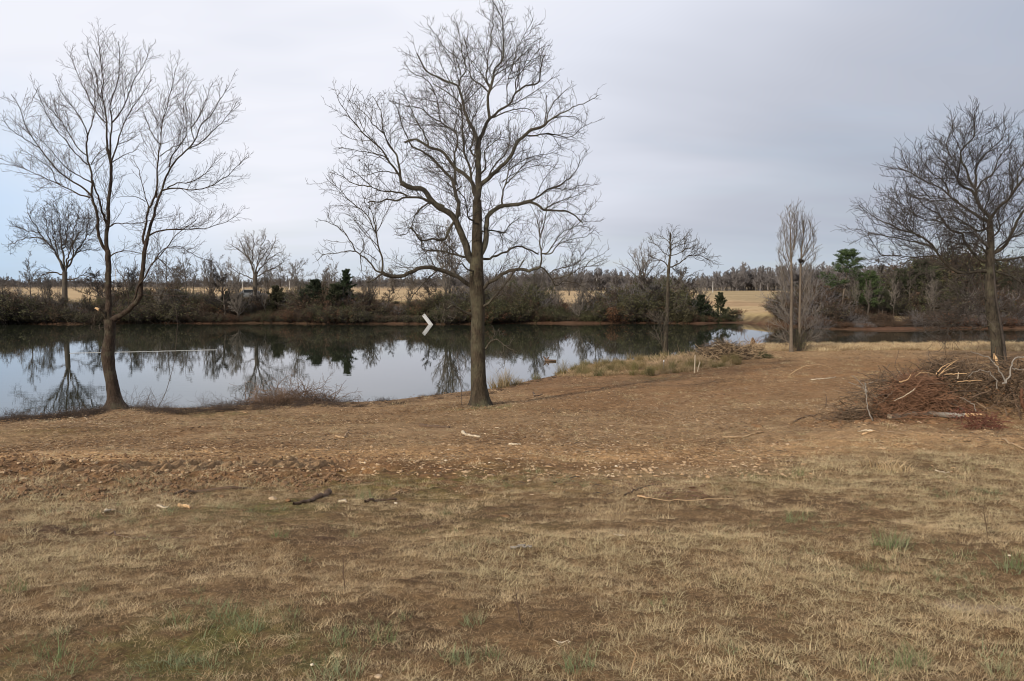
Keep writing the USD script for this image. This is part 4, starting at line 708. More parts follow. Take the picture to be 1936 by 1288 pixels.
far_tree('cedar', 'cedar_tree', 655, 510, 104, 'tall pointed dark cedar on the far bank left of the oak limb', wide=1.15); far_tree('juniper', 'evergreen_shrub', 598, 532, 103.5, 'dark green bushy evergreen just left of the tall cedar', 'shrub', wide=1.1)
far_tree('juniper', 'evergreen_shrub', 523, 543, 105, 'dark round evergreen right of the rounded grey tree', 'shrub', wide=1.0); far_tree('cedar_b', 'cedar_tree', 1362, 553, 103, 'dark cedar at the left side of the field gap', wide=1.1)
far_tree('juniper', 'evergreen_shrub', 634, 540, 102.5, 'low dark evergreen in front of the tall cedar', 'shrub', wide=1.1); far_tree('juniper', 'evergreen_shrub', 430, 552, 106, 'low dark evergreen left of the rounded grey tree', 'shrub')
far_tree('juniper', 'evergreen_shrub', 1325, 560, 103, 'dull green shrub just left of the cedar at the field gap', 'shrub', wide=1.1); far_tree('juniper', 'evergreen_shrub', 300, 560, 104, 'dark evergreen between the two stems of the forked tree', 'shrub')
gp = far_place(657, 102); bl = R(71)
single('holly_bush', leaves([[gp[0], 102, gp[2] + .7, .8, .5, .7]], 700, .07, bl), LEAF_BRIGHT, label='brighter green leafy bush below the tall cedar', cat='shrub')
far_tree('pine_tall', 'pine_tree', 1591, 472, 94.5, 'tall pine with a rounded dark green crown right of the two poplars', rz=40, wide=1.4); far_tree('pine_bushy', 'pine_tree', 1640, 505, 94, 'bushy mid green pine right of the tall pine', rz=10, wide=1.2)
far_tree('pine_dark', 'pine_tree', 1668, 540, 93.5, 'low dark pine in front of the bushy pine', wide=1.1)
for i, (px, top, D, w) in enumerate([(1700, 505, 100, 1.1), (1742, 487, 101, 1.2), (1775, 500, 103, 1.2), (1812, 510, 100, 1.1), (1842, 503, 102, 1.1), (1905, 520, 99, 1.2), (1960, 505, 101, 1.2)]):
    far_tree('pine_dark', 'pine_tree', px, top, D, ORD[i] + ' dark pine from the left in the wood behind the right tree', group='dark pines of the wood on the right', wide=w)
for i, (px, top, D) in enumerate(sorted([(1668, 492, 104), (1690, 498, 98), (1722, 500, 97), (1760, 505, 97), (1795, 495, 105), (1830, 505, 97), (1870, 515, 96), (1925, 505, 97), (1615, 520, 104), (1575, 545, 100)])):
    far_tree('darktwig' if i % 3 else 'manystem_dark', 'woodland_tree', px, top, D, ORD[i] + ' bare grey tree from the left in the wood on the right', group='bare trees of the wood on the right', wide=.85)
for i, (px, D) in enumerate([(1605, 94), (1618, 93), (1641, 92.5), (1662, 93), (1690, 92), (1758, 92.5), (1764, 92)]):
    far_tree('slender_b', 'pale_trunk_tree', px, 520, D, ORD[i] + ' thin pale trunk from the left at the water edge under the pines', group='thin pale trunks at the water edge under the pines', wide=.8)
bt = R(95)
bank_list = sorted([(float(px), float(t_), float(D)) for px, t_, D in zip(list(np.linspace(5, 985, 34) + bt.normal(0, 9, 34)) + list(np.linspace(1060, 1330, 9)) + [1545, 1556, 1562, 1570], list(bt.uniform(503, 552, 34)) + list(bt.uniform(512, 545, 9)) + [560, 548, 535, 552], list(bt.uniform(101.5, 108, 34)) + list(bt.uniform(102, 107, 9)) + [97, 99, 96, 98])])
for i, (px, top, D) in enumerate(bank_list):
    k_ = ['darktwig', 'manystem_dark', 'manystem', 'slender_a'][int(bt.integers(0, 4))]
    far_tree(k_, 'bank_tree', px, top, D, 'small leafless tree standing in the scrub of the far bank', group='small leafless trees in the scrub of the far bank', wide=float(bt.uniform(.9, 1.5)))
# far-off wood on the skyline and the scrub of the bank: nobody could count them
def instancer(name, plist, pos, rot, scl, which, label, cat, where='/World'):
    pi = UsdGeom.PointInstancer.Define(stage, free(f'{where}/{name}')); hold = UsdGeom.Scope.Define(stage, f'{pi.GetPath()}/kinds')
    rel = pi.CreatePrototypesRel()
    for p in plist:
        q = UsdGeom.Xform.Define(stage, f'{hold.GetPath()}/{p}'); q.GetPrim().GetReferences().AddInternalReference(protos[p].GetPath()); rel.AddTarget(q.GetPath())
    n = len(pos); h = np.radians(rot) / 2
    pi.CreatePositionsAttr(Vt.Vec3fArray.FromNumpy(np.asarray(pos, np.float32))); pi.CreateProtoIndicesAttr(Vt.IntArray.FromNumpy(np.asarray(which, np.int32)))
    pi.CreateOrientationsAttr(Vt.QuathArray([Gf.Quath(float(math.cos(a)), 0, 0, float(math.sin(a))) for a in h]))
    pi.CreateScalesAttr(Vt.Vec3fArray.FromNumpy(np.asarray(scl, np.float32).reshape(n, -1) * np.ones((1, 3), np.float32)))
    return tag(pi, label, cat, kind='stuff')
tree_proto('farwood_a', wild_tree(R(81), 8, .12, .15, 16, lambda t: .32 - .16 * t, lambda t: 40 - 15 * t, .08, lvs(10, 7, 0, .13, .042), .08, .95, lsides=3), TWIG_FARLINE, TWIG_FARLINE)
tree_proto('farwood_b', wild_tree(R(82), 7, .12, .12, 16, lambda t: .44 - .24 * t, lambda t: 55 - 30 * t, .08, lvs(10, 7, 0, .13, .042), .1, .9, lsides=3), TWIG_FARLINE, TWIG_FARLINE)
wp, ws = [], []
for px in np.arange(-150, 2150, 1.3):
    D = rng.uniform(285, 330); lo = 22 if px < 960 else 30
    h_ = np.interp(px, [-150, 240, 500, 760, 900, 1000, 1080, 1160, 1300, 1380, 1440, 1500, 1570, 1700, 2150], [4, 3.4, 3.6, 4.2, 5.0, 6.6, 7.2, 7.0, 5.2, 7.2, 8.6, 8.2, 8, 9, 9]) * rng.uniform(.75, 1.05) * (.55 + .85 * float(fbm(px * .02, 0.0, 1.0, 3, 99)))
    x = (px - CX) / F * D; wp.append((x, D, float(hf(x, D)) - .1)); ws.append((h_ / 7.6 * rng.uniform(1.2, 1.9),) * 2 + (h_ / 7.6,))
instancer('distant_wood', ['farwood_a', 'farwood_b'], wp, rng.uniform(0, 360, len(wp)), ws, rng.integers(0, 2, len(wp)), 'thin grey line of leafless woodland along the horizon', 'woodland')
tp_, ts_, tk_ = [], [], []
def scrub(px, D, h, k, w=1.0):
    h = h * (.62 if 1556 < px < 1690 else 1.0) * (.72 + 1.05 * float(fbm(px * .045, D * .25, 1.0, 3, 88))) * (.9 + .35 * math.sin(px * .021 + 1.3))
    p = far_place(px, D); tp_.append(p - [0, 0, .1]); s = h / 2.7; ts_.append((s * w, s * w, s)); tk_.append(k)
# kinds 0 brown 1 olive 2 grey 3 rust 4 dark
for px in np.arange(-90, 985, 4.0):
    fs = float(far_shore((px - CX) / F * 102)); left_ = px < 330
    dark_ = rng.random() < (.75 if left_ else .3)
    scrub(px, fs + rng.uniform(.2, 1.6), rng.uniform(1.0, 1.9) * (1.25 if left_ else .9), 4 if dark_ else rng.choice([0, 3, 0, 4, 1]), 1.3)
    scrub(px + 2, fs + rng.uniform(3, 5.5), rng.uniform(1.2, 2.1), 4 if dark_ and rng.random() < .6 else rng.choice([0, 0, 1, 2, 4, 3]), 1.25)
    if rng.random() < (.35 if px < 180 or 690 < px < 900 else .7): scrub(px + 3, fs + rng.uniform(6, 9.5), rng.uniform(.9, 1.8) if not (px < 180 or 690 < px < 900) else rng.uniform(.5, 1.0), rng.choice([0, 1, 2, 0, 4]), 1.25)
for px in np.arange(880, 1405, 4.2):
    fs = float(far_shore((px - CX) / F * 102)); tall = np.interp(px, [880, 950, 1000, 1050, 1070, 1100, 1150, 1240, 1300, 1350, 1400], [1.9, 2.2, 3.0, 2.8, 1.4, 1.5, 2.6, 2.8, 2.2, 1.5, .8])
    scrub(px, fs + rng.uniform(.5, 2), tall * rng.uniform(.55, .9), rng.choice([1, 1, 0, 4, 1, 3]), 1.25); scrub(px, fs + rng.uniform(2.5, 5), tall * rng.uniform(.75, 1.1), rng.choice([1, 1, 4, 0, 2]), 1.2)
    if rng.random() < .6: scrub(px, fs + rng.uniform(5, 9), tall * rng.uniform(.8, 1.25), rng.choice([1, 0, 2, 2, 3]), 1.2)
for px in np.arange(1476, 2080, 4.2):
    fs = float(far_shore((px - CX) / F * 90)); op = 1680 < px < 1860
    if not op or rng.random() < .3: scrub(px, fs + rng.uniform(.5, 2), rng.uniform(.8, 1.5), rng.choice([3, 0, 3, 0, 2]), 1.3)
    if px < 1680 or not op: scrub(px, fs + rng.uniform(3, 6), rng.uniform(2.0, 3.2) * min(1, .45 + (px - 1476) / 100), rng.choice([0, 4, 2, 0]), 1.25)
    scrub(px, fs + rng.uniform(9, 14), rng.uniform(2.0, 3.2) * min(1, .4 + (px - 1476) / 110), rng.choice([4, 0, 1, 4]), 1.3)
    if px > 1560: scrub(px, fs + rng.uniform(14, 20), rng.uniform(3.2, 5.0), rng.choice([4, 4, 0, 1]), 1.3)
for px in np.arange(1610, 2080, 5.0):
    fs = float(far_shore((px - CX) / F * 90)); scrub(px, fs + rng.uniform(17, 24), rng.uniform(4.2, 5.6), rng.choice([4, 1, 4, 0]), 1.2)
instancer('bank_thicket', ['brush_brown', 'brush_olive', 'brush_grey', 'brush_rust', 'brush_dark'], tp_, rng.uniform(0, 360, len(tp_)), ts_, tk_, 'tangled leafless scrub covering the far bank of the lake', 'thicket')

# ------------------------------------------------------------------ trees on the spit
lone_y = on_ground(1258, 676)[1]
lone_trunk = [(1258, 679, 13), (1258, 672, 11), (1258, 650, 10), (1259, 620, 9), (1262, 590, 7.2), (1262, 560, 6.6), (1263, 530, 6.2), (1264, 510, 5.6), (1265, 500, 5)]
lone_limbs = [(6, 3.4, [(1265, 502), (1266, 490), (1268, 472), (1267, 455), (1267, 440)], .1), (3.6, 1.4, [(1263, 516), (1261, 502), (1256, 495), (1248, 492), (1235, 488), (1225, 480)]), (3.6, 1.2, [(1266, 505), (1280, 500), (1292, 492), (1305, 483), (1325, 484), (1338, 492)]),
 (2.4, .9, [(1268, 484), (1285, 478), (1300, 470), (1318, 478)]), (2.4, .9, [(1267, 484), (1255, 478), (1243, 465), (1228, 458)]), (2, .9, [(1268, 465), (1280, 458), (1298, 450)]), (2, .9, [(1267, 462), (1258, 452), (1248, 446)]), (2, .9, [(1268, 474), (1278, 466), (1290, 462), (1306, 458)]),
 (2.6, .8, [(1263, 545), (1275, 540), (1290, 525), (1310, 520)]), (2, .8, [(1262, 540), (1250, 530), (1240, 525)]), (2, .8, [(1261, 590), (1275, 584), (1285, 580)]), (2, .8, [(1260, 610), (1246, 602), (1238, 600)]),
 (5, 1.6, [(1256, 678), (1254, 660), (1249, 630), (1247, 615), (1240, 600)], -.4), (2, .8, [(1248, 622), (1256, 608), (1262, 600)], -.2)]
lone_lv = [dict(perm=5.0, t0=.25, ang=(25, 60), lf=.60, lmin=.6, lmax=2.0, k=.010, K=6, sides=3, wig=.2, up=.05, rmin=.013), dict(perm=4.5, t0=.15, ang=(25, 60), lf=.5, lmin=.3, lmax=.9, k=.010, K=4, sides=3, wig=.16, up=.05, rmin=.010), dict(perm=4.4, t0=.2, ang=(25, 55), lf=.5, lmin=.2, lmax=.45, k=.011, K=3, sides=3, wig=.12, up=.05, rmin=.008)]
traced_tree('lone_tree', 'lone thin tree with a high open crown on the grassy spit', 'tree', lone_y, lone_trunk, lone_limbs, 12, (BARK_GREY, BARK_GREY, TWIG_OAK), lone_lv, gnarl=.03, first_sides=10)
pop_lv = [dict(perm=6.0, t0=.05, ang=(18, 40), lf=.34, lmin=.7, lmax=1.7, k=.007, K=6, sides=3, wig=.08, up=.12, rmin=.011), dict(perm=5.0, t0=.1, ang=(22, 48), lf=.45, lmin=.35, lmax=.9, k=.008, K=4, sides=3, wig=.1, up=.10, rmin=.009), dict(perm=3.6, t0=.2, ang=(22, 48), lf=.5, lmin=.2, lmax=.45, k=.009, K=3, sides=3, wig=.1, up=.08, rmin=.0075)]
pop_y = on_ground(1500, 665)[1]
low = lambda x, s: [(2, .7, [(x, 640), (x + s * 14, 620), (x + s * 30, 612)]), (2, .7, [(x, 625), (x + s * 15, 600), (x + s * 32, 590)]), (2, .7, [(x, 605), (x + s * 14, 580), (x + s * 24, 560)]), (2, .7, [(x, 650), (x + s * 20, 640), (x + s * 38, 634)]), (2, .7, [(x, 585), (x + s * 12, 560), (x + s * 18, 535)]), (2, .7, [(x, 560), (x + s * 12, 538), (x + s * 20, 515)])]
traced_tree('poplar_tree', 'tall slender pale poplar, left of the pair on the spit', 'tree', pop_y, [(1497, 668, 9), (1496, 660, 7.5), (1496, 640, 6.5), (1496, 600, 5.6), (1497, 550, 4.8), (1496, 500, 4), (1495, 460, 2.8), (1494, 430, 1.8), (1493, 400, 1.0)],
 [(4, 1, [(1496, 520), (1496, 490), (1495, 460), (1494, 430), (1493, 400)], .0), (3, .8, [(1496, 500), (1486, 470), (1483, 440), (1480, 415)]), (3, .8, [(1496, 490), (1502, 450), (1503, 415), (1502, 398)]), (2.6, .8, [(1496, 520), (1484, 490), (1477, 460), (1474, 440)]), (2.4, .7, [(1497, 470), (1506, 440), (1507, 410)]), (2.2, .7, [(1495, 540), (1480, 512), (1474, 490)])] + low(1496, -1), 14, (BARK_PALE, BARK_PALE, TWIG_GREY), pop_lv, gnarl=.01, first_sides=10, wscale=.7)
pop2, _, _ = traced_tree('poplar_tree', 'shorter poplar holding a dark nest, right of the pair on the spit', 'tree', pop_y + .6, [(1512, 670, 8), (1512, 660, 7), (1512, 640, 5.6), (1512, 600, 4.8), (1513, 550, 4.2), (1514, 500, 3.6), (1516, 470, 2.2), (1519, 440, 1.5), (1518, 408, .9)],
 [(3.4, .9, [(1514, 510), (1515, 480), (1518, 450), (1518, 410)], .0), (2.8, .8, [(1514, 495), (1524, 470), (1532, 445), (1533, 420)]), (2.6, .8, [(1514, 505), (1526, 485), (1538, 465), (1539, 440)]), (2.4, .7, [(1514, 485), (1517, 455), (1524, 425)]), (2.2, .7, [(1513, 525), (1528, 505), (1540, 490)])] + low(1513, 1), 15, (BARK_PALE, BARK_PALE, TWIG_GREY), pop_lv, gnarl=.01, first_sides=10, wscale=.7)
for px, py, top, kk, lab in [(1486, 660, 600, 'brush_thin', 'brown twiggy brush left of the poplar trunks on the spit'), (1506, 661, 570, 'brush_thin', 'tall thin brush growing between the two poplar trunks'), (1522, 661, 595, 'brush_thin', 'brown twiggy brush right of the poplar trunks on the spit'), (1508, 664, 610, 'brush_dark', 'low dark brush at the foot of the poplars')]:
    p = on_ground(px, py); k_ = (at(px, top, p[1])[2] - p[2]) / H0[kk]; copy_of(kk, 'brush', p, rng.uniform(0, 360), (k_ * .45, k_ * .45, k_), label=lab, cat='shrub')
nest_p = at(1514.5, 493, pop_y + .45); nr_ = R(90)
nd = unit(nr_.normal(0, 1, (160, 3)) * [1, 1, .3]); npos = nest_p + nr_.normal(0, 1, (160, 3)) * [.07, .07, .06] - nd * .08
single('nest', tubes(np.stack([npos, npos + nd * .16], 1), np.full((160, 2), .012), 3), TWIG_DARK, label='dark twig nest in the fork of the shorter poplar', cat='nest')

# ------------------------------------------------------------------ small things across the water
def box(sx, sy, sz, c=(0, 0, 0), ch=.0):
    import trimesh
    m = trimesh.creation.box((sx, sy, sz)); m.apply_translation(c); return np.array(m.vertices), np.array(m.faces)
def frame_to(p, q):   # local x along p->q
    x = unit(np.asarray(q - p)); z = unit(np.array([0, 0, 1.0]) - x * x[2]); return np.stack([x, np.cross(z, x), z], 0)
# half sunken white panel
bd = float(far_shore((807 - CX) / F * 99)) - .9
pa, pb = at(813.5, 612.5, bd), at(801, 596, bd)
t = thing('white_panel', pa, label='white panel sticking slanted out of the water at the far bank', cat='panel')
M3 = frame_to(pa, pb); Lp = float(np.linalg.norm(pb - pa))
side = unit(np.array([.62, -.75, .15])); nrm = unit(np.cross(M3[0], side)); side = np.cross(nrm, M3[0]); R3 = np.stack([M3[0], side, nrm], 0)
part(t, 'sheet', (lambda m: (m[0] @ R3, m[1]))(box(Lp + .3, .52, .06, (Lp / 2 - .15, 0, 0))), WHITE_PAINT)
for k in (-1, 1): part(t, 'rim', (lambda m: (m[0] @ R3, m[1]))(box(Lp + .32, .07, .13, (Lp / 2 - .15, k * .27, .0))), WHITE_DULL)
part(t, 'end_rim', (lambda m: (m[0] @ R3, m[1]))(box(.07, .5, .12, (Lp + .04, 0, 0))), WHITE_DULL)
import trimesh
ic = trimesh.creation.icosphere(2, .17)
bp_ = at_z(1560, 616, .06); t = thing('buoy', bp_, label='small white float on the water below the right pines', cat='buoy')
part(t, 'ball', (ic.vertices, ic.faces), WHITE_PAINT, True); part(t, 'cap', box(.07, .07, .10, (0, 0, .19)), WOOD_DARK)
# poles on the field
for px, top, bot, D, lab in [(1127, 527, 548, 240, 'pale thin pole at the far edge of the field right of the middle oak'), (1347, 533, 551, 235, 'pale thin pole on the field skyline above the cedar'), (548, 532, 548, 210, 'pale thin pole between the rounded tree and the small bare tree'), (460, 533, 549, 210, 'pale thin pole just left of the rounded grey tree'), (221, 510, 552, 190, 'grey pole standing behind the left stem of the forked tree')]:
    p = far_place(px, D); h_ = at(px, top, D)[2] - p[2]; t = thing('utility_pole', p, label=lab, cat='pole')
    part(t, 'post', tubes(np.array([[[0, 0, -.3], [0, 0, h_ * .6], [0, 0, h_]]]), np.array([[.085, .075, .06]]), 8), POLE); part(t, 'cap', box(.5, .1, .1, (0, 0, h_ + .03)), WOOD_GREY)
def car(px, D, rz, label, body):
    p = far_place(px, D); t = thing('parked_car', p, rz, label=label, cat='car')
    prof = np.array([(-2.1, .35), (-2.1, .95), (-1.5, 1.0), (-.9, 1.45), (.6, 1.45), (1.2, 1.0), (2.1, .9), (2.15, .35)]); n = len(prof); v = np.vstack([np.c_[prof[:, 0], np.full(n, s), prof[:, 1]] for s in (-.82, .82)])
    f = [[0, i, i + 1] for i in range(1, n - 1)] + [[n, n + i + 1, n + i] for i in range(1, n - 1)] + [x for i in range(n) for j in [(i + 1) % n] for x in ([i, n + i, j], [j, n + i, n + j])]
    part(t, 'body', (v, np.array(f)), body)
    for s in (-1, 1): part(t, 'side_window', box(1.5, .03, .36, (-.15, s * .83, 1.2)), GLASS_DARK)
    for x in (-1.3, 1.35):
        for s in (-1, 1):
            w = trimesh.creation.cylinder(.34, .2); w.apply_transform(trimesh.transformations.rotation_matrix(np.pi / 2, (1, 0, 0))); w.apply_translation((x, s * .76, .34)); part(t, 'wheel', (w.vertices, w.faces), RUBBER, 30)
car(476, 116, 12, 'small grey car half hidden by scrub left of the rounded tree trunk', CAR_GREY); car(326, 118, -8, 'pale vehicle half hidden by scrub between the forked stems', CAR_GREY)

# ------------------------------------------------------------------ shore plants
def tuft_proto(name, n, rad, L, wdt, mt, rg, bend=.8, lean=.5, K=4):
    """a clump of curved tapering blades"""
    a = rg.uniform(0, 6.283, n); r = rad * np.sqrt(rg.random(n)); P = np.c_[r * np.cos(a), r * np.sin(a), np.full(n, -.01)]
    az = rg.uniform(0, 6.283, n); D = np.c_[np.cos(az) * lean * rg.random(n) * 1.6 + P[:, 0] / max(rad, .01) * lean * .5, np.sin(az) * lean * rg.random(n) * 1.6 + P[:, 1] / max(rad, .01) * lean * .5, np.ones(n)]; D = unit(D)
    l = L * rg.uniform(.45, 1.25, n); pts = np.empty((n, K, 3)); pts[:, 0] = P; d = D.copy()
    h = unit(np.c_[np.cos(az), np.sin(az), 0 * az])
    for k in range(1, K):
        pts[:, k] = pts[:, k - 1] + d * (l / (K - 1))[:, None]; d = unit(d + (h * rg.uniform(.2, 1.2, (n, 1)) - [0, 0, .35]) * bend * .6)
    pts[:, :, 2] = np.maximum(pts[:, :, 2], -.01)
    w = unit(np.cross(h, [0, 0, 1.0]) + rg.normal(0, .3, (n, 3))); wk = wdt * rg.uniform(.6, 1.3, n)[:, None] * np.linspace(1, .25, K)[None] * .5
    v = np.stack([pts - w[:, None] * wk[..., None], pts + w[:, None] * wk[..., None]], 2).reshape(-1, 3)
    i, k = np.meshgrid(np.arange(n), np.arange(K - 1), indexing='ij'); b = (i * K + k) * 2; q = np.stack([b, b + 1, b + 3, b + 2], -1).reshape(-1, 4)
    p = proto(name); part(p, 'blades', (v, np.vstack([q[:, [0, 1, 2]], q[:, [0, 2, 3]]])), mt); return p
tuft_proto('reed_a', 130, .32, .62, .020, REED, R(101), .5, .45); tuft_proto('reed_d', 110, .40, .42, .022, GRASS_BROWN, R(105), .9, .8); tuft_proto('reed_b', 110, .36, .50, .022, REED_TAN, R(102), .7, .55); tuft_proto('reed_c', 120, .25, .85, .020, REED, R(103), .5, .3)
for i, (px, py, s, k) in enumerate([(938, 729, .9, 'reed_a'), (953, 727, 1.0, 'reed_c'), (968, 726, .8, 'reed_a'), (983, 722, .65, 'reed_b'), (1014, 716, .6, 'reed_a'), (1062, 709, .9, 'reed_c')]):
    p = on_ground(px, py); copy_of(k, 'reed_clump', p, rng.uniform(0, 360), s, label=ORD[i] + ' clump of dry reeds from the left, on the shore right of the middle oak', cat='reeds', group='reed clumps along the shore right of the middle oak')
pp_ = []
for _ in range(1500):
    px = rng.uniform(1050, 1400); py = rng.uniform(662, 712) if px > 1100 else rng.uniform(680, 712)
    q = ground_at(px, py)
    if -.02 < q[2] < .40 and (px < 1335 or py > 660) and fbm(q[0], q[1], .5, 3, 77) > .40: pp_.append((q[0], q[1], hg(q[0], q[1]) - .02))
instancer('marsh_grass', ['reed_a', 'reed_b', 'reed_c', 'reed_d'], pp_, rng.uniform(0, 360, len(pp_)), rng.uniform(.25, .68, len(pp_)), rng.choice([0, 1, 1, 2, 1, 3, 3], len(pp_)), 'olive and tan marsh grass covering the spit below the lone tree', 'grass')
tuft_proto('tall_dry', 40, .22, .28, .014, GRASS_DRY, R(104), .8, .6)
pp_ = []
for _ in range(2600):
    px = rng.uniform(1420, 2050); py = rng.uniform(649, 663); q = ground_at(px, py)
    if q[1] > 38 and q[2] > .1: pp_.append((q[0], q[1], hg(q[0], q[1]) - .02))
instancer('ridge_grass', ['tall_dry'], pp_, rng.uniform(0, 360, len(pp_)), rng.uniform(.5, 1.3, len(pp_)), np.zeros(len(pp_)), 'fringe of tan dry grass along the crest in front of the right water', 'grass')
# brambles on the left shore
def bramble(name, n, rad, H, rg, mt, arch=.5, r0=.005):
    a = rg.uniform(0, 6.283, n); P0 = np.c_[rg.normal(0, rad * .5, n), rg.normal(0, rad * .3, n), np.full(n, -.03)]; D = np.c_[np.cos(a) * .8, np.sin(a) * .8, rg.uniform(.3, 1.5, n)]
    pts, r = walk(P0, D, H * rg.uniform(.6, 1.6, n), np.full(n, r0), np.full(n, r0 * .5), 8, .22, -.18 * arch, rg); pts[..., 2] = np.maximum(pts[..., 2], -.03)
    g = grow(pts, r, [dict(n=4, t0=.2, ang=(30, 70), lf=.4, k=.01, K=4, sides=3, wig=.25, up=.02, rmin=r0 * .6)], rg)
    p = proto(name); part(p, 'stems', join(tubes(pts, r, 3), tubes(*g[0])), mt); return p
bramble('bramble_low', 120, .7, .48, R(111), TWIG_BROWN, .8, .006); bramble('bramble_tall', 40, .5, .75, R(112), TWIG_RED, .3); bramble('bramble_heap', 260, .8, .62, R(113), VINE_BROWN, .9, .007)
for px, py, k, s, lab in [(115, 790, 'bramble_low', 1.0, 'low tangle of brown stems at the far left of the near shore'), (165, 784, 'bramble_low', .8, 'low brown tangle just left of the forked tree base'), (255, 774, 'bramble_tall', 1.0, 'thin bramble twigs just right of the forked tree base'), (292, 774, 'bramble_tall', .9, 'arching bramble twigs right of the forked tree, before the bare gap of shore'),
                          (395, 770, 'bramble_tall', .75, 'upright dry weeds on the shore where the second tree reflection ends'), (425, 769, 'bramble_low', .8, 'brown weeds at the left foot of the shore brush mound'), (470, 766, 'bramble_low', .9, 'low brush between the dry weeds and the mound of brush'), (520, 766, 'bramble_heap', 1.1, 'reddish brush on the left half of the shore mound'), (560, 764, 'bramble_heap', 1.6, 'heap of reddish brown brush on the shore left of the middle oak'),
                          (660, 760, 'bramble_tall', .55, 'sparse thin weeds on the shore right of the brush heap'), (725, 758, 'bramble_low', .5, 'small weed on the shore just left of the middle oak'), (30, 794, 'bramble_low', .9, 'dark weeds at the left edge of the picture on the shore'), (610, 762, 'bramble_low', .9, 'flat brown brush at the right foot of the brush heap')]:
    copy_of(k, 'bramble', on_ground(px, py), rng.uniform(0, 360), s, label=lab, cat='brush')
sw_p, sw_k, sw_s = [], [], []
sh = R(115)
for px in np.arange(-60, 1050, 3.2):
    yy = np.interp(px, [a for a, b in shore], [b for a, b in shore]) + sh.uniform(2, 11); q = on_ground(px, yy); sw_p.append(q - [0, 0, .02]); sw_k.append(int(sh.choice([0, 0, 1, 2]))); sw_s.append(sh.uniform(.18, .55) * (1 if px < 640 else .6))
instancer('shore_weeds', ['bramble_low', 'bramble_tall', 'tall_dry'], sw_p, sh.uniform(0, 360, len(sw_p)), sw_s, sw_k, 'fringe of dead weeds and twigs along the near shore', 'weeds')
sp = np.array([at(a, b, LEFT_Y - .3) for a, b in ((300, 768), (312, 745), (320, 720), (328, 690), (333, 650), (335, 610), (331, 575), (322, 540))])
single('arching_stem', tubes(resample(sp, 24)[None], np.linspace(.012, .004, 24)[None], 5), TWIG_RED, label='single long arching stem rising from the shore brambles', cat='plant')
def weed(name, px, py, top, mt, seed, label, cat='weed', lean=.0, br=5, r0=.005):
    rg = R(seed); p = on_ground(px, py); H = max(.08, at(px, top, p[1])[2] - p[2]); t = thing(name, p, label=label, cat=cat)
    pts, r = walk(np.array([[0, 0, -.02]]), np.array([[lean, 0, 1.]]), np.array([H * 1.03]), np.array([r0]), np.array([r0 * .3]), 9, .05, .02, rg); part(t, 'stem', tubes(pts, r, 5), mt)
    if br: part(t, 'twigs', tubes(*grow(pts, r, [dict(n=br, t0=.35, ang=(20, 45), lf=.35, k=.01, K=4, sides=3, wig=.1, up=.08, rmin=r0 * .4)], rg)[0]), mt, kind='stuff')
weed('sapling_shoot', 873, 768, 668, TWIG_RED, 121, 'thin sapling just left of the middle oak trunk', 'sapling', .0, 14, .012)
weed('dry_weed', 985, 1180, 1098, WOOD_DARK, 122, 'dark leafless weed stalk in the lawn below the middle oak', lean=-.1); weed('dry_weed', 652, 1118, 1050, WOOD_DARK, 123, 'thin dark weed pair left of the middle in the lawn'); weed('dry_weed', 1483, 1085, 1022, WOOD_DARK, 124, 'bare slanting weed stalk right of the middle in the lawn', lean=.35, br=1)
weed('dry_weed', 1868, 1018, 945, WOOD_DARK, 125, 'forked weed stalk near the right edge of the lawn', lean=-.1, br=3); weed('dry_weed', 1192, 1270, 1215, WOOD_TAN, 126, 'short tan weed stalk at the bottom of the lawn', lean=.1, br=2); weed('dry_weed', 1262, 1005, 975, WOOD_TAN, 127, 'tiny tan stalk in the middle of the lawn', br=1)
weed('dry_weed', 1785, 660, 612, TWIG_DARK, 128, 'thin dark shoot on the crest left of the right tree', lean=.05, br=8, r0=.01); weed('dry_weed', 950, 735, 690, WOOD_TAN, 129, 'single tall tan stem among the reeds by the oak', br=1)

# ------------------------------------------------------------------ stakes, brush piles, logs
def stick(name, pts_px, w0, w1, mt, label, lift=.02, sides=7, cat='stick', group=None, gn=.012, seed=None, part_end=None):
    """a branch lying on the ground along photograph points"""
    ps = np.array([on_ground(a, b) for a, b in pts_px]); rg = R(seed or (abs(hash(label)) % 1000 if False else len(taken) + 500)); K = 14
    q = resample(ps, K) if len(ps) > 1 else None; q[:, 2] = hg(q[:, 0], q[:, 1]) + lift; q[1:-1] += rg.normal(0, gn, (K - 2, 3)) * [1, 1, .4]
    return single(name, tubes(q[None], (np.linspace(w0, w1, K) * rg.uniform(.85, 1.15, K))[None], sides), mt, True, label=label, cat=cat, group=group)
for px, bot, top, w, lab in [(1254, 704, 681, .025, 'white topped thin stake left of the pale posts on the spit'), (1313, 706, 672, .035, 'pale forked post in front of the brush on the spit'), (1318, 704, 684, .028, 'short pale post leaning beside the forked post')]:
    p = on_ground(px, bot); h_ = at(px, top, p[1])[2] - p[2]; t = thing('stake', p, label=lab, cat='stake'); ln_ = .12 if px == 1318 else .02
    part(t, 'post', tubes(np.array([[[0, 0, -.1], [ln_ * .5, 0, h_ * .5], [ln_, 0, h_ * .86]]]), np.full((1, 3), w), 6), WOOD_PALE if px != 1254 else WOOD_GREY); part(t, 'tip', tubes(np.array([[[ln_, 0, h_ * .86], [ln_ * 1.1, 0, h_]]]), np.full((1, 2), w * 1.1), 6), WHITE_PAINT if px == 1254 else WOOD_PALE)
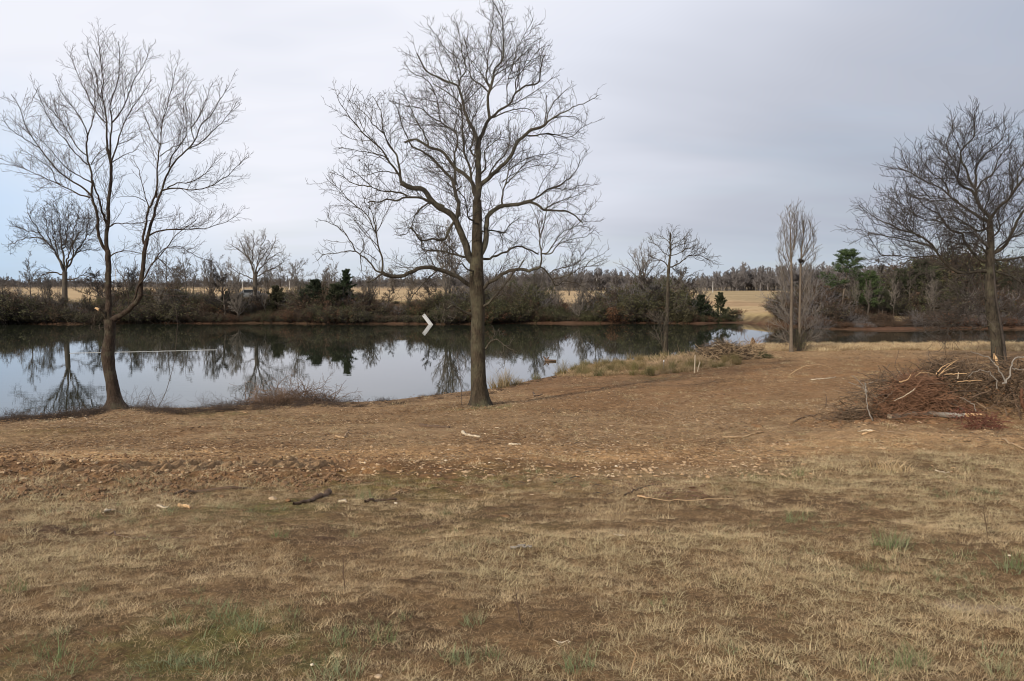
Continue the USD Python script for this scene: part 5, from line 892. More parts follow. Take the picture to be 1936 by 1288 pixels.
def heap(n, c, size, L, r, rg, wig=.2, flat=.35):
    """a tangle of n crooked stems within a low dome"""
    u = rg.normal(0, .42, (n, 2)); rr = np.clip(1 - (u ** 2).sum(1), .03, 1); P = np.c_[u[:, 0] * size[0], u[:, 1] * size[1], rr * size[2] * rg.random(n) ** .55]
    D = unit(np.c_[rg.normal(0, 1, n), rg.normal(0, .8, n), rg.normal(0, flat, n)]); l = L * rg.uniform(.3, 1.3, n); R0 = r * rg.uniform(.5, 1.5, n)
    pts, rad = walk(P - D * l[:, None] / 2, D, l, R0, R0 * .5, 6, wig, -.01, rg); pts += np.asarray(c)
    g = hg(pts[..., 0].ravel(), pts[..., 1].ravel()).reshape(pts.shape[:2]); pts[..., 2] = np.maximum(pts[..., 2], g - .02); return pts, rad
rp = R(131); c0 = on_ground(1795, 806); c0[1] += 1.55; c0[2] = hg(c0[0], c0[1])
t = thing('brush_pile', c0, label='large pile of torn reddish brush and branches at the right edge', cat='brush pile')
def tang(n, dx, dy, dz, size, L, r, flat=.35, wig=.2):
    c = c0 + np.array([dx, dy, 0]); c[2] = hg(c[0], c[1]) + dz; p, q = heap(n, c, size, L, r, rp, wig, flat); return tubes(p - c0, q, 3)
part(t, 'red_vines', join(tang(1900, -.05, -.25, -.05, (1.05, .75, .98), .5, .0055), tang(450, .85, -.3, -.1, (.55, .5, .34), .45, .005)), VINE_RED, kind='stuff')
part(t, 'wood_splinters', join(tang(70, -.5, -.1, .08, (1.2, .6, .6), .22, .010, .35, .03), tang(60, 1.0, .1, .1, (1.4, .8, .7), .28, .009, .35, .03)), DEBRIS_TAN, kind='stuff')
part(t, 'leaf_litter', leaves([[-.2, -.4, .3, 1.0, .5, .35], [1.2, .1, .4, 1.2, .6, .45], [-1.2, -.2, .12, .8, .4, .2]], 900, .022, R(134)), LEAF_RUST, kind='stuff')
part(t, 'brown_twigs', join(tang(1100, .9, .25, .0, (1.5, .8, 1.02), .6, .0075), tang(700, -1.15, -.1, -.02, (.8, .5, .24), .4, .006), tang(600, 2.4, .3, .0, (1.0, 1.0, 1.1), .7, .008), tang(450, -.4, .3, .05, (1.2, .6, .85), .5, .008)), DEBRIS, kind='stuff')
part(t, 'earth_clods', join(*[(lambda m: ((m.vertices * np.array([1, .9, .6]) * rp.uniform(.04, .13) + (lambda q: q - c0)(np.array([c0[0] + a, c0[1] + b, hg(c0[0] + a, c0[1] + b)]))), m.faces))(trimesh.creation.icosphere(1, 1.0)) for a, b in zip(rp.normal(-.2, 1.1, 70), rp.normal(-.5, .4, 70))]), CLOD, True, kind='stuff')
def limb_px(parent, name, pts, w0, w1, Y, mt, label=None, gn=.01, origin=None, seed=1):
    q = resample(np.array([at(a, b, Y + (e[0] if e else 0)) for a, b, *e in pts]), 16); q[1:-1] += R(seed).normal(0, gn, (14, 3)); part(parent, name, tubes((q - origin)[None], np.linspace(w0, w1, 16)[None], 7), mt, True, label=label)
yp = c0[1] - .5
for i, (pts, w0, w1, dy, mt, lab) in enumerate([
    ([(1900, 722), (1890, 700), (1872, 680), (1850, 668), (1835, 664)], .028, .008, -.1, WOOD_GREY, 'grey dead branch arching over the pile'), ([(1895, 725), (1909, 712), (1913, 690), (1916, 680), (1940, 674)], .030, .018, -.3, WOOD_GREY, 'grey forked branch at the right edge'),
    ([(1914, 697), (1925, 699), (1950, 698)], .016, .008, -.3, WOOD_GREY, None), ([(1885, 735), (1870, 704), (1850, 702), (1830, 712)], .018, .008, 0, WOOD_GREY, None), ([(1775, 710), (1790, 695), (1812, 680)], .022, .004, .2, WOOD_RAW, 'pale split wood splinter'), ([(1770, 708), (1785, 692), (1806, 684)], .018, .004, .1, WOOD_RAW, None), ([(1772, 711), (1795, 698), (1810, 693)], .014, .004, .1, WOOD_TAN, None),
    ([(1785, 708), (1810, 707), (1828, 706)], .018, .014, .2, WOOD_RAW, None), ([(1730, 712), (1745, 704), (1768, 710)], .016, .008, .1, WOOD_TAN, None), ([(1700, 722), (1715, 718), (1722, 708)], .020, .010, .0, WOOD_RAW, None), ([(1810, 722), (1835, 720), (1856, 719)], .014, .010, -.1, WOOD_RAW, None), ([(1811, 716), (1812, 704)], .016, .012, .0, WOOD_PALE, None),
    ([(1845, 778), (1838, 765), (1815, 752)], .016, .010, -.6, WOOD_GREY, None), ([(1650, 795), (1640, 770), (1637, 740), (1610, 710)], .022, .010, -.2, WOOD_GREY, 'grey crooked branch at the left end'), ([(1637, 742), (1636, 725)], .03, .02, -.2, WOOD_GREY, None), ([(1700, 660), (1694, 690), (1703, 712)], .006, .010, .5, TWIG_RED, None), ([(1690, 740), (1672, 755), (1655, 772)], .02, .012, -.2, WOOD_DARK, None),
    ([(1917, 745), (1925, 775), (1930, 800)], .03, .02, -.6, WOOD_DARK, None), ([(1930, 735), (1934, 765), (1940, 785)], .06, .05, -.5, LEAF_RUST, 'orange torn wood at the right edge'), ([(1730, 735), (1716, 745), (1690, 758)], .015, .01, -.3, WOOD_PALE, None), ([(1860, 775), (1890, 760), (1915, 742)], .02, .01, -.5, WOOD_DARK, None)]):
    limb_px(t, 'branch', pts, w0 * .62, w1 * .62, yp + dy, mt, lab, .004 if mt in (WOOD_RAW, WOOD_TAN, WOOD_PALE) else .012, c0, 200 + i)
for i in range(26):
    a = rp.uniform(0, 6.283); b0 = c0 + np.array([rp.normal(.5, .9), rp.normal(0, .35), 0]); b0[2] = hg(b0[0], b0[1]) + rp.uniform(.05, .6); L_ = rp.uniform(.4, 1.1); dv = unit(np.array([math.cos(a), .5 * math.sin(a), rp.uniform(-.1, .75)])); r_ = rp.uniform(.010, .028)
    q_, w_ = walk(b0[None], dv[None], np.array([L_]), np.array([r_]), np.array([r_ * .5]), 9, .13, -.02, rp); part(t, 'branch', tubes(q_ - c0, w_, 7), [WOOD_DARK, WOOD_GREY, WOOD_DARK, TWIG_BROWN, WOOD_DARK][i % 5], True)
lr_ = R(133); cl = on_ground(1862, 812); cl[1] += .1
single('red_leaf_branch', join(tubes(*[x - np.array([0, 0, 0]) if x.ndim == 3 else x for x in heap(70, cl, (.45, .3, .25), .6, .005, lr_)]), leaves([[cl[0], cl[1], cl[2] + .12, .42, .28, .22], [cl[0] - .3, cl[1] + .2, cl[2] + .25, .25, .2, .15]], 650, .022, lr_)), LEAF_RED, label='uprooted branch with dark red leaves at the foot of the brush pile', cat='branch')
# the pale log in front of the pile
lp_ = [on_ground(1682, 795), on_ground(1720, 789), on_ground(1760, 789), on_ground(1795, 796), on_ground(1824, 796)]; lp_ = resample(np.array(lp_), 18); lp_[:, 2] = np.maximum(hg(lp_[:, 0], lp_[:, 1]) + .07, np.linspace(lp_[0, 2] + .09, lp_[-1, 2] + .12, 18))
t = thing('log', lp_[0], label='curved grey log lying along the front of the brush pile', cat='log')
part(t, 'bark', tubes((lp_ - lp_[0])[None], np.linspace(.068, .05, 18)[None] * R(5).uniform(.9, 1.1, (1, 18)), 9), WOOD_GREY, True); e = lp_[-1] - lp_[0]; dd = unit(lp_[-1] - lp_[-3])
part(t, 'split_end', tubes(np.array([[e - dd * .1, e + dd * .12 + [0, 0, .01], e + dd * .38 + [0, 0, .02]]]), np.array([[.048, .034, .008]]), 6), WOOD_RAW, label='pale split end of the log'); part(t, 'cut_end', tubes(np.array([[-dd * .05, dd * .04]]), np.array([[.055, .063]]), 8), WOOD_PALE, label='pale cut end')
p = at(1883, 692, RIGHT_Y - 3.0); p[2] = hg(p[0], p[1]); tsn = thing('split_stump', p, label='splintered orange stump in front of the right tree trunk', cat='stump'); top_ = at(1879, 668, p[1])[2] - p[2]
part(tsn, 'bark', tubes(np.array([[[0, 0, -.1], [-.02, 0, top_ * .35], [-.05, 0, top_ * .62]]]), np.array([[.12, .10, .07]]), 9), WOOD_DARK, True); part(tsn, 'split_wood', tubes(np.array([[[.0, -.03, top_ * .3], [-.05, -.03, top_ * .7], [-.12, -.02, top_]]]), np.array([[.10, .08, .012]]), 7), WOOD_RAW)
# the brush and root plate on the spit
r2 = R(141); c2 = on_ground(1385, 682); c2[1] += 1.2; c2[2] = hg(c2[0], c2[1])
t = thing('brush_pile', c2, label='low long pile of dead brush on the spit left of the poplars', cat='brush pile')
mk = lambda n, dx, dy, size, L, r: (lambda pr: tubes(pr[0] - c2, pr[1], 3))(heap(n, np.array([c2[0] + dx, c2[1] + dy, hg(c2[0] + dx, c2[1] + dy)]), size, L, r, r2))
part(t, 'dead_twigs', join(mk(1500, -.3, 0, (2.0, 1.3, .95), 1.0, .012)), DEBRIS, kind='stuff'); part(t, 'pale_twigs', join(mk(500, -.2, -.4, (2.2, 1.2, .9), .9, .012), mk(1100, -2.8, -2.2, (2.3, 1.6, .35), 1.0, .011), mk(700, 1.6, .4, (1.0, .8, .8), .8, .012)), DEBRIS_TAN, kind='stuff')
for i, pts in enumerate([[(1300, 680), (1330, 672), (1345, 668)], [(1355, 688), (1372, 680), (1382, 668), (1395, 660)], [(1345, 655), (1372, 650), (1392, 652)], [(1275, 695), (1298, 686), (1312, 690)], [(1395, 655), (1405, 645), (1412, 648)]]): limb_px(t, 'branch', pts, .045, .02, c2[1] - .3, WOOD_TAN if i % 2 else WOOD_GREY, None, .01, c2, 300 + i)
c3 = on_ground(1427, 676); c3[1] += .5; c3[2] = hg(c3[0], c3[1]); t = thing('root_plate', c3, label='upturned clod of roots and earth with a pointed top on the spit', cat='stump'); hh3 = at(1427, 641, c3[1])[2] - c3[2]
ic2 = trimesh.creation.icosphere(3, 1.0); vv = ic2.vertices.copy(); taper = 1 - .80 * np.clip(vv[:, 2:3] * .5 + .5, 0, 1) ** 1.2; vv = vv * np.c_[taper * .62, taper * .5, np.full(len(vv), hh3 * .55)] + [0, 0, hh3 * .42]; vv += (meshkit.fbm(vv * 4, 4, 5) - .5)[:, None] * unit(vv) * .5
part(t, 'earth', (vv, ic2.faces), CLOD_DARK, True); rr3 = R(142); nroot = 60; rd = unit(rr3.normal(0, 1, (nroot, 3)) + [0, 0, .3]); p0 = rd * [.35, .3, .2] + np.array([0, 0, 1]) * rr3.uniform(.1, hh3 * .7, (nroot, 1)) * 1
part(t, 'roots', tubes(*walk(p0, rd, rr3.uniform(.25, .7, nroot), np.full(nroot, .018), np.full(nroot, .006), 6, .25, -.05, rr3), 4), VINE_RED)
c4 = on_ground(1445, 678); copy = heap(200, c4, (.5, .4, .3), .5, .01, r2); single('dead_shrub', tubes(copy[0], copy[1], 3), LEAF_OLIVE, label='flattened olive shrub at the right foot of the root plate', cat='shrub')
for a in [(1355, 700), (1395, 695), (1385, 703)]: pass
# driftwood and marks on the water
q = np.array([at_z(a, b, .05) for a, b in ((1032, 681), (1040, 682), (1052, 682))]); t = thing('driftwood', q[0], label='dark broken branch floating at the tip of the marsh grass', cat='driftwood')
part(t, 'stem', tubes((resample(q, 8) - q[0])[None], np.linspace(.10, .05, 8)[None], 7), WOOD_DARK, True); part(t, 'root', tubes(np.array([[[0, 0, -.05], [-.05, 0, .12], [-.14, .05, .24]], [[0, 0, 0], [.12, 0, .1], [.2, 0, .22]]]), np.array([[.07, .06, .02]] * 2), 6), WOOD_DARK)
q = np.array([at_z(a, b, .10) for a, b in ((1321, 658), (1342, 658))]); t = thing('plank', q[0], label='thin black plank floating beside the lone tree spit', cat='plank'); part(t, 'board', tubes((resample(q, 6) - q[0])[None], np.full((1, 6), .055), 4), WOOD_DARK); part(t, 'peg', tubes(np.array([[[.4, 0, -.2], [.4, 0, .06]]]), np.full((1, 2), .03), 6), WOOD_DARK)
q0, q1 = at_z(131, 668, .008), at_z(410, 661.5, .008); nq = 40; ln3 = np.linspace(0, 1, nq)[:, None]; rope = q0 + (q1 - q0) * ln3 + np.c_[np.zeros(nq), .05 * np.sin(np.linspace(0, 9, nq)), np.zeros(nq)]  # thin white line laid on the water surface
single('floating_line', tubes(rope[None], np.full((1, nq), .013), 5), WHITE_DULL, label='thin white line running straight across the lake behind the forked tree', cat='line')

# sticks and chips lying about
stick('stick', [(330, 938), (380, 932), (450, 927), (505, 922), (548, 919)], .022, .008, WOOD_DARK, 'long thin dark stick lying in the churned ground on the left')
stick('stick', [(555, 958), (590, 949), (622, 937)], .014, .035, WOOD_DARK, 'dark broken branch right of the long stick'); stick('stick', [(690, 952), (720, 950), (750, 948)], .014, .012, WOOD_DARK, 'straight dark stick with a pale stone at its tip')
stick('stick', [(1205, 944), (1260, 950), (1310, 951), (1385, 946)], .0055, .0035, WOOD_TAN, 'long thin yellow stalk lying in the grass right of the middle'); stick('stick', [(1205, 944), (1228, 945)], .012, .008, WOOD_RAW, 'short orange splinter at the left end of the yellow stalk')
stick('stick', [(1365, 829), (1395, 828), (1420, 824), (1442, 818)], .026, .012, WOOD_TAN, 'tan forked stick right of the middle at the edge of the bare soil'); stick('stick', [(875, 820), (885, 826), (908, 828)], .04, .02, WOOD_PALE, 'curved bleached branch below the middle oak')
stick('stick', [(794, 807), (815, 808), (850, 809)], .05, .03, WOOD_DARK, 'flat dark plank of bark below and left of the oak'); stick('stick', [(962, 842), (985, 842)], .024, .01, WOOD_PALE, 'small bleached splinter just right below the oak'); stick('stick', [(1195, 826), (1222, 821)], .015, .008, WOOD_TAN, 'short tan stick in the middle of the bare soil')
stick('stick', [(1533, 719), (1560, 717), (1580, 714)], .03, .015, WOOD_PALE, 'straight pale stick on the red soil below the poplars'); stick('stick', [(1620, 817), (1650, 816)], .012, .02, WOOD_PALE, 'pale splinter left of the brush pile foot'); stick('stick', [(1630, 824), (1655, 817)], .02, .008, WOOD_RAW, 'orange splinter just in front of the pile')
stick('stick', [(1895, 832), (1915, 842), (1936, 851)], .02, .012, WOOD_TAN, 'tan stick at the right edge below the brush pile'); stick('stick', [(1768, 892), (1795, 896)], .010, .006, WOOD_PALE, 'thin pale twig in the right grass'); stick('stick', [(195, 972), (212, 967)], .012, .006, WOOD_PALE, 'pale chip of wood at the left of the churned ground')
stick('stick', [(338, 958), (360, 964)], .02, .012, WOOD_RAW, 'orange wood chip below the long dark stick'); stick('stick', [(298, 961), (318, 964)], .012, .006, WOOD_PALE, 'pale wood chip left of the orange chip'); stick('stick', [(640, 951), (655, 954)], .016, .010, WOOD_PALE, 'white chip left of the straight dark stick')
stick('stick', [(740, 938), (752, 934), (762, 933)], .014, .006, WOOD_TAN, 'small tan forked twig above the straight dark stick'); stick('stick', [(1180, 940), (1190, 935), (1250, 918)], .010, .006, WOOD_DARK, 'thin dark stick above the yellow stalk'); stick('stick', [(965, 1040), (1005, 1038)], .010, .007, WOOD_GREY, 'short grey stick in the middle of the lawn')
stick('stick', [(1160, 1019), (1182, 1020)], .003, .0025, WOOD_PALE, 'thin pale straw in the middle of the lawn'); stick('stick', [(1045, 1218), (1078, 1220)], .0022, .0016, WOOD_PALE, 'thin pale straw at the bottom of the lawn'); stick('stick', [(1118, 1186), (1165, 1190)], .002, .0015, WOOD_TAN, 'faint tan straw right of the dark weed'); stick('stick', [(200, 1010), (290, 1022), (370, 1020)], .008, .004, WOOD_DARK, 'long faint dark twig in the left lawn')
stick('stick', [(1008, 743), (1010, 750), (1025, 746)], .03, .02, WOOD_DARK, 'dark hooked root on the red soil right of the oak'); stick('stick', [(635, 826), (650, 830), (660, 820)], .02, .012, WOOD_TAN, 'small curled branch left of the flat bark'); stick('stick', [(1500, 800), (1560, 786), (1600, 786)], .018, .01, WOOD_DARK, 'thin dark branch on the soil left of the brush pile')
aq = np.array([on_ground(1493, 710), on_ground(1528, 700), on_ground(1572, 702)]); ys_ = aq[0, 1]
ab = resample(np.array([at(a, b, ys_) for a, b in ((1493, 709), (1510, 698), (1528, 691), (1550, 690), (1573, 697))]), 16)
single('arched_branch', tubes(ab[None], np.linspace(.020, .009, 16)[None], 6), WOOD_TAN, True, label='bowed tan branch arching off the soil below the poplars', cat='branch')
dirt = R(151)
# fallen red chips round the yellow stalk, and crumbs of wood over the bare soil: too many to count
def scatter(name, n, region, mt, size, label, cat, seed, sx=(1.0, .45, .25), test=None):
    rg = R(seed); px = rg.uniform(region[0], region[2], n * 2); py = rg.uniform(region[1], region[3], n * 2); P = []
    for a, b in zip(px, py):
        q = ground_at(a, b)
        if q[2] > .12 and (test is None or test(a, b)) and (cleat_zone(q[0], q[1])[0] < .3 or rg.random() < .45): P.append(q)
        if len(P) >= n: break
    P = np.array(P); P[:, 2] = hg(P[:, 0], P[:, 1]); m = trimesh.creation.icosahedron(); base = np.array(m.vertices) * .55; fs = np.array(m.faces)
    s = size * np.exp(rg.normal(0, .30, len(P))); a = rg.uniform(0, 6.283, len(P)); V = []
    for i in range(len(P)):
        v = (base + rg.normal(0, .12, base.shape)) * sx * s[i] * rg.uniform(.7, 1.4, 3); c_, s__ = math.cos(a[i]), math.sin(a[i]); V.append(np.c_[v[:, 0] * c_ - v[:, 1] * s__, v[:, 0] * s__ + v[:, 1] * c_, v[:, 2] + s[i] * sx[2] * .3] + P[i])
    return single(name, (np.vstack(V), np.vstack([fs + i * len(base) for i in range(len(P))])), mt, label=label, cat=cat, kind='stuff')
scatter('wood_chips', 1900, (0, 700, 1936, 905), CHIPS, .045, 'pale wood chips littering the bare soil', 'wood chips', 161, test=lambda a, b: b > 762 or a > 950)
scatter('pebbles', 1500, (0, 838, 1500, 905), PEBBLE, .032, 'small tan stones along the scraped strip', 'pebbles', 162, (1, .8, .6))
scatter('soil_crumbs', 2600, (0, 862, 820, 985), CRUMB, .038, 'broken crumbs of brown earth in the churned band', 'soil', 163, (1, .9, .7), test=lambda a, b: not (180 < a < 620 and 868 < b < 905 and (a * 7 + b * 3) % 10 > 3) and b < 955 - .05 * a + 70 * (float(fbm(a * .012, b * .03, 1.0, 3, 55)) - .5) and a < 640 + 300 * (float(fbm(a * .01, b * .05, 1.0, 2, 56)) - .3))
scatter('red_bark_chips', 160, (1190, 918, 1340, 950), LEAF_RUST, .045, 'reddish bark chips in the grass round the yellow stalk', 'bark chips', 164, (1, .4, .2))
def litter_proto(name, n, rad, L, r, mt, rg):
    P = np.c_[rg.normal(0, rad, (n, 2)), rg.uniform(.0, .012, n)]; a = rg.uniform(0, 6.283, n); d_ = np.c_[np.cos(a), np.sin(a), rg.normal(0, .12, n)]; l = L * rg.uniform(.3, 1.4, n)[:, None]
    p = proto(name); part(p, 'bits', tubes(np.stack([P - d_ * l / 2, P + [0, 0, .006], P + d_ * l / 2], 1), np.repeat(r * rg.uniform(.5, 1.4, n)[:, None], 3, 1) * [.6, 1, .5], 3), mt)
litter_proto('litter_pale', 12, .22, .05, .0048, CHIPS, R(201)); litter_proto('litter_brown', 20, .22, .075, .0042, DEBRIS, R(202)); litter_proto('litter_dark', 26, .22, .06, .0055, CRUMB, R(203)); litter_proto('litter_straw', 16, .22, .08, .0035, GRASS_BROWN, R(204))
lr3 = R(205); n_ = 15000; ys = 8.5 * np.exp(lr3.random(n_) * math.log(52 / 8.5)); xs = lr3.uniform(-1, 1, n_) * (.66 * ys); zz_ = hg(xs, ys); fz = fbm(xs, ys, .6, 4, 91); wl_ = (fbm(xs, ys, .35, 4, 3) - .5) * 5; rl_ = sstep(1.5, 7, xs)
ok = (zz_ > .08) & (fz + lr3.normal(0, .10, n_) > .47) & (lr3.random(n_) < sstep(9.0, 15.5, ys + wl_ * .8 - rl_ * 2.5)) & ((xs > -1.0 + wl_ * .4) | (ys > 13.2) | (lr3.random(n_) < .12)) & (cleat_zone(xs, ys)[0] < .3)
xs, ys, zz_ = xs[ok], ys[ok], zz_[ok]; kk_ = lr3.choice([0, 1, 1, 2, 2, 2, 2, 3], len(xs)); kk_ = np.where((xs > 1) & (ys > 24) & (kk_ == 0) & (lr3.random(len(xs)) < .6), 2, kk_)
for a, b in ((908, 767), (221, 769), (1887, 692)):
    p = ground_at(a, b); th_ = lr3.uniform(0, 6.283, 70); rr_ = .28 + np.abs(lr3.normal(0, .35, 70)); ex, ey = p[0] + rr_ * np.cos(th_), p[1] + rr_ * np.sin(th_)
    xs, ys, zz_, kk_ = np.r_[xs, ex], np.r_[ys, ey], np.r_[zz_, hg(ex, ey) + .01], np.r_[kk_, lr3.choice([1, 2, 1, 3], 70)]
instancer('ground_litter', ['litter_pale', 'litter_brown', 'litter_dark', 'litter_straw'], np.c_[xs, ys, zz_], lr3.uniform(0, 360, len(xs)), lr3.uniform(.6, 1.3, len(xs)) * (1 + ys / 60), kk_, 'broken twigs, straw and bark littering the bare soil', 'litter')
# ridges of earth left by the cleats of a tracked machine
tk = R(206); t0_ = np.array([cl0[0], cl0[1], hg(cl0[0], cl0[1])]); t = thing('track_print', t0_, label='row of earth ridges pressed by machine tracks across the churned ground', cat='track print')
ico3 = trimesh.creation.icosphere(3, 1.0); nrd = int(ln / .215)
for i in range(nrd):
    cx, cy = cl0[:2] + ax * (i * .215 + tk.normal(0, .02)); L_ = .66 * tk.uniform(.6, 1.3); hh_ = tk.uniform(.045, .085); v = ico3.vertices * [L_, .10 * tk.uniform(.8, 1.15), 1.0]; v[:, 0] += tk.normal(0, .14)
    dv = unit(np.array([.20 + tk.normal(0, .04), 1.0])); w = np.c_[cx + v[:, 0] * dv[0] + v[:, 1] * dv[1], cy + v[:, 0] * dv[1] - v[:, 1] * dv[0]]
    nz = meshkit.fbm(np.c_[w * 9, np.full(len(w), i * .7)], 3, 7) - .5; zz = hg(w[:, 0], w[:, 1]) + hh_ * v[:, 2] * (1 + 1.8 * nz) + .08 * nz - .012
    part(t, 'ridge', (np.c_[w[:, 0] + .10 * nz, w[:, 1], zz] - t0_, ico3.faces), SOIL_RIDGE, True)
# single stones and clods one can point at
def rock(name, px, py, wpx, mt, label, cat, group=None, seed=0, flat=.6):
    p = on_ground(px, py); s = wpx / F * p[1] / 2 * .62; m = trimesh.creation.icosphere(2, 1.0); v = m.vertices * (1 + (meshkit.fbm(m.vertices * 1.3 + seed * 3.1, 3, seed) - .5)[:, None] * .9); v = v * [s, s * .85, s * flat] + [0, 0, s * flat * .35]
    t = single(name, (v, m.faces), mt, 40, label=label, cat=cat, group=group); UsdGeom.Xformable(t).AddTranslateOp().Set(Gf.Vec3d(*map(float, p))); return t
gs = 'tan stones in the scraped strip'
for i, (px, py, w) in enumerate([(843, 871, 10), (855, 869, 8), (830, 874, 7), (925, 874, 8), (1040, 866, 7), (1113, 862, 6), (650, 872, 9), (770, 872, 7), (795, 884, 6), (690, 875, 7), (745, 882, 9), (560, 868, 9), (600, 876, 8), (1170, 880, 8), (1300, 890, 7), (1185, 868, 6), (985, 868, 8), (1065, 872, 8)]): rock('stone', px, py, w, STONE if i % 3 else STONE_PALE, 'small tan stone in the scraped strip of earth', 'stone', gs, i)
rock('stone', 748, 952, 11, STONE_PALE, 'pale stone at the right tip of the straight dark stick', 'stone', None, 31); rock('stone', 246, 906, 10, STONE_PALE, 'white stone in the churned ground on the left', 'stone', None, 32); rock('stone', 1908, 1051, 10, STONE_PALE, 'white stone near the right edge of the lawn', 'stone', None, 33)
rock('stone', 454, 988, 9, STONE_PALE, 'cream stone right of the wood chips in the left lawn', 'stone', None, 34); rock('stone', 590, 1258, 14, STONE_PALE, 'pale grey stone at the bottom left of the lawn', 'stone', None, 35); rock('stone', 715, 1278, 26, STONE, 'half buried grey brown stone at the bottom edge', 'stone', None, 36, .4); rock('stone', 1165, 882, 9, STONE_PALE, 'round cream stone right of the middle strip', 'stone', None, 37)
gc = 'brown clods in the churned band on the left'
for i, (px, py, w) in enumerate([(45, 908, 22), (88, 912, 18), (60, 935, 15), (120, 902, 16), (150, 920, 13), (95, 940, 16), (30, 945, 14), (170, 950, 14), (190, 915, 12), (222, 925, 14), (280, 905, 13), (330, 895, 15), (515, 945, 26), (545, 948, 18), (420, 940, 18), (400, 905, 14), (440, 895, 14), (480, 890, 14), (505, 900, 16), (540, 885, 15), (570, 880, 16), (600, 890, 15), (630, 883, 15), (580, 900, 14), (650, 895, 14), (520, 876, 14), (370, 912, 13), (260, 945, 14), (215, 965, 15), (130, 970, 16), (20, 985, 16), (75, 975, 15), (1000, 910, 13), (960, 890, 14), (1250, 868, 10)]):
    rock('clod', px, py, w, CLOD if i % 4 else STONE, 'rough brown clod of earth in the churned band', 'clod', gc, 50 + i, .55)
for px, py, w, lab in [(1185, 1012, 26, 'dark mound of earth in the middle of the lawn'), (955, 978, 30, 'dark torn sod in the lawn right of the middle'), (1110, 1015, 14, 'small dark clod left of the earth mound'), (1072, 732, 9, 'dark clod on the red soil right of the oak'), (1270, 745, 16, 'low heap of turned red soil in the bare area')]: rock('clod', px, py, w, CLOD, lab, 'clod', None, int(px) % 97, .4)

# ------------------------------------------------------------------ lawn
for i, (nm, mt, L, bd_, le) in enumerate([('dry_a', GRASS_DRY, .075, 1.1, 1.0), ('dry_b', GRASS_BROWN, .06, 1.3, 1.3), ('dry_c', GRASS_DRY, .095, .9, .8), ('dry_d', GRASS_PALE, .085, .9, .8), ('mossy', GRASS_MOSS, .04, 1.2, 1.2), ('greenish', GRASS_GREEN, .08, .8, .6)]):
    tuft_proto(nm, 34 if i < 4 else 26, .085, L, .0034, mt, R(170 + i), bd_, le)
lawn = R(180); pos, rot, scl, kind_ = [], [], [], []
def sow(y0, y1, step, s0):
    for y in np.arange(y0, y1, step):
        w = .66 * y + .6; xs = np.arange(-w, w, step) + lawn.uniform(-.5, .5, 1) * step; n = len(xs); xs = xs + lawn.uniform(-.5, .5, n) * step; ys = y + lawn.uniform(-.5, .5, n) * step
        wb = (fbm(xs, ys, .35, 4, 3) - .5) * 5; rt = sstep(1.5, 7, xs); dens = (1 - sstep(9.2, 11.6, ys + wb * .8 - rt * 3.2)) * (1 - .85 * cleat_zone(xs, ys)[0]); bald = fbm(xs, ys, 1.3, 4, 33); thick = fbm(xs, ys, .7, 3, 61)
        keep = lawn.random(n) < dens * np.clip(1.25 - 1.2 * np.clip(bald - .5, 0, 1) * 2, .6, 1)
        pale = sstep(.48, .62, thick + .14 * rt * sstep(6, 9, ys)); brown = sstep(.47, .58, fbm(xs, ys, 1.7, 3, 62)); grn = sstep(.50, .66, fbm(xs, ys, .8, 4, 63))
        r = lawn.random(n); k = np.where(r < grn * .34, np.where(lawn.random(n) < .82, 4, 5), np.where(lawn.random(n) < pale * .36, 3, np.where(lawn.random(n) < brown * .75 + .2, 1, np.where(lawn.random(n) < .5, 0, 2))))
        for a, b, c, q in zip(xs[keep], ys[keep], k[keep], thick[keep]): pos.append((a, b)); kind_.append(c); scl.append(s0 * lawn.uniform(.45, 1.35) * (.75 + .6 * max(0, q - .35)))
sow(3.0, 5.2, .042, .72); sow(5.2, 7.5, .055, .85); sow(7.5, 10.5, .075, 1.0); sow(10.5, 15.0, .11, 1.25)
for px0, py0, r_, n_ in [(215, 1262, .5, 110), (420, 1195, .3, 40), (905, 773, .9, 160), (470, 965, .6, 90), (430, 783, 1.3, 120), (760, 925, .8, 90), (1000, 905, .9, 60), (1420, 905, .6, 60), (1880, 1240, .4, 20), (640, 1262, .35, 40), (1330, 1240, .3, 16)]:
    q = ground_at(px0, py0)
    for _ in range(n_): a = lawn.normal(0, r_ * .6, 2); pos.append((q[0] + a[0], q[1] + a[1] * .8)); kind_.append(4 if lawn.random() < .93 else 5); scl.append(lawn.uniform(.6, 1.3) * (1 if py0 > 900 else 1.6))
n_ = 9000; ys = 9.5 * np.exp(lawn.random(n_) * math.log(48 / 9.5)); xs = lawn.uniform(-1, 1, n_) * (.66 * ys); hz_ = hg(xs, ys); fz = fbm(xs, ys, .45, 4, 71)
for a, b, c, f_ in zip(xs, ys, hz_, fz):
    if c > .15 and f_ + lawn.normal(0, .06) > .50 - .05 * (b > 40): pos.append((a, b)); kind_.append(int(lawn.choice([0, 1, 1, 3, 4, 4] if b < 24 else [0, 1, 1, 1, 3]))); scl.append(lawn.uniform(.6, 1.3) * (1 + b / 40))
pos = np.array(pos); z = hg(pos[:, 0], pos[:, 1]) - .006
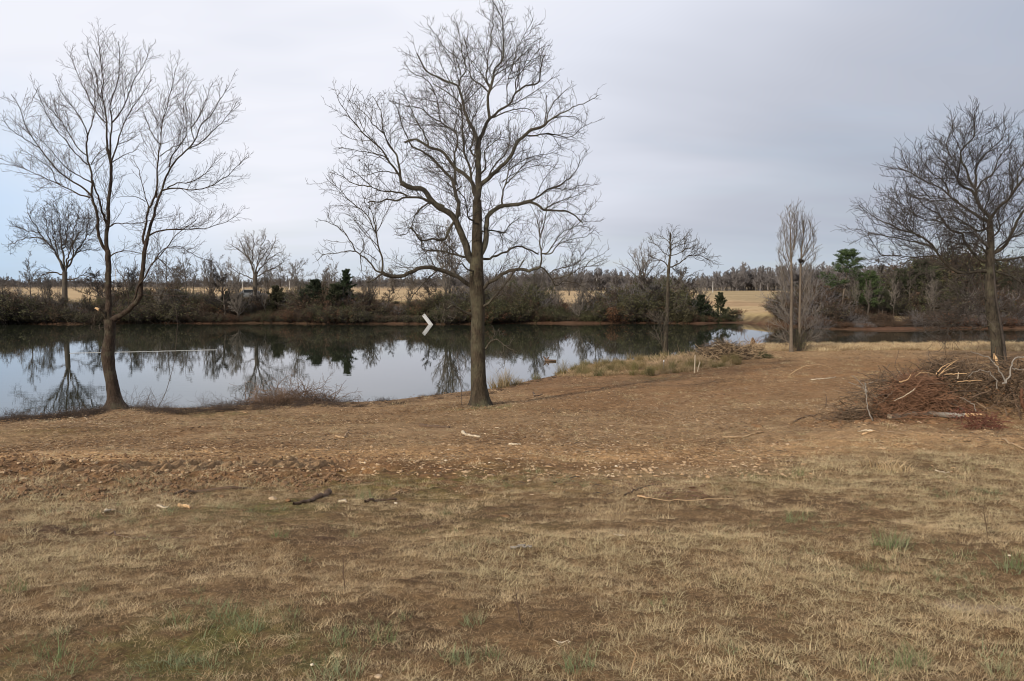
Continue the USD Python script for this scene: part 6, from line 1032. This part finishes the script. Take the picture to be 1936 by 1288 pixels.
instancer('lawn_grass', ['dry_a', 'dry_b', 'dry_c', 'dry_d', 'mossy', 'greenish'], np.c_[pos, z], lawn.uniform(0, 360, len(pos)), scl, kind_, 'short matted dry grass covering the foreground', 'grass')
print('lawn tufts', len(pos), 'scrub', len(tp_))
tuft_proto('green_tuft', 70, .075, .13, .0035, GRASS_GREEN, R(190), .5, .4); tuft_proto('green_tuft_b', 45, .06, .10, .0035, GRASS_GREEN, R(191), .6, .5)
for i, (px, py, s) in enumerate([(335, 1178, 1.1), (420, 1170, .9), (445, 1178, .9), (470, 1192, .8), (325, 1258, 1.0), (95, 1245, .9), (110, 1200, .6), (30, 1120, .8), (155, 1118, .6), (120, 1130, .5), (375, 1120, .6), (650, 1215, .8), (720, 1190, .7), (725, 1215, .8), (765, 1170, .6), (895, 1180, .7), (850, 1250, .9), (870, 1258, .8), (925, 1245, .8), (655, 1275, .9), (665, 1015, .8), (530, 1018, .8), (1380, 1232, .8), (1095, 1262, .9), (1660, 1275, 1.2), (1720, 1262, 1.0), (1735, 1245, .7), (1670, 1034, 1.3), (1705, 1030, 1.2), (1690, 1036, 1.2), (1915, 1080, 1.3), (1930, 1076, 1.2), (1865, 1088, .7), (1505, 985, .9), (845, 975, .8), (690, 945, 1.0), (580, 1060, .6), (190, 1150, .5), (560, 1190, .6), (1900, 1280, .9), (1105, 920, .8), (1510, 900, .9), (1430, 905, .9), (240, 915, 1.0), (1480, 1165, .5)]):
    copy_of('green_tuft' if i % 2 else 'green_tuft_b', 'grass_tuft', on_ground(px, py) - [0, 0, .005], rng.uniform(0, 360), s * (1 if py > 1000 else 1.3), label='green grass tuft standing in the dry lawn', cat='grass tuft', group='green tufts in the dry lawn')
for i, (px, py, s) in enumerate([(1655, 885, .9), (1675, 888, .9), (1690, 892, .8), (1698, 893, .8)]): copy_of('tall_dry', 'straw_tuft', on_ground(px, py), rng.uniform(0, 360), s, label=ORD[i] + ' taller straw coloured grass tuft from the left, right of the scraped soil', cat='grass tuft', group='straw tufts at the right edge of the scraped soil')
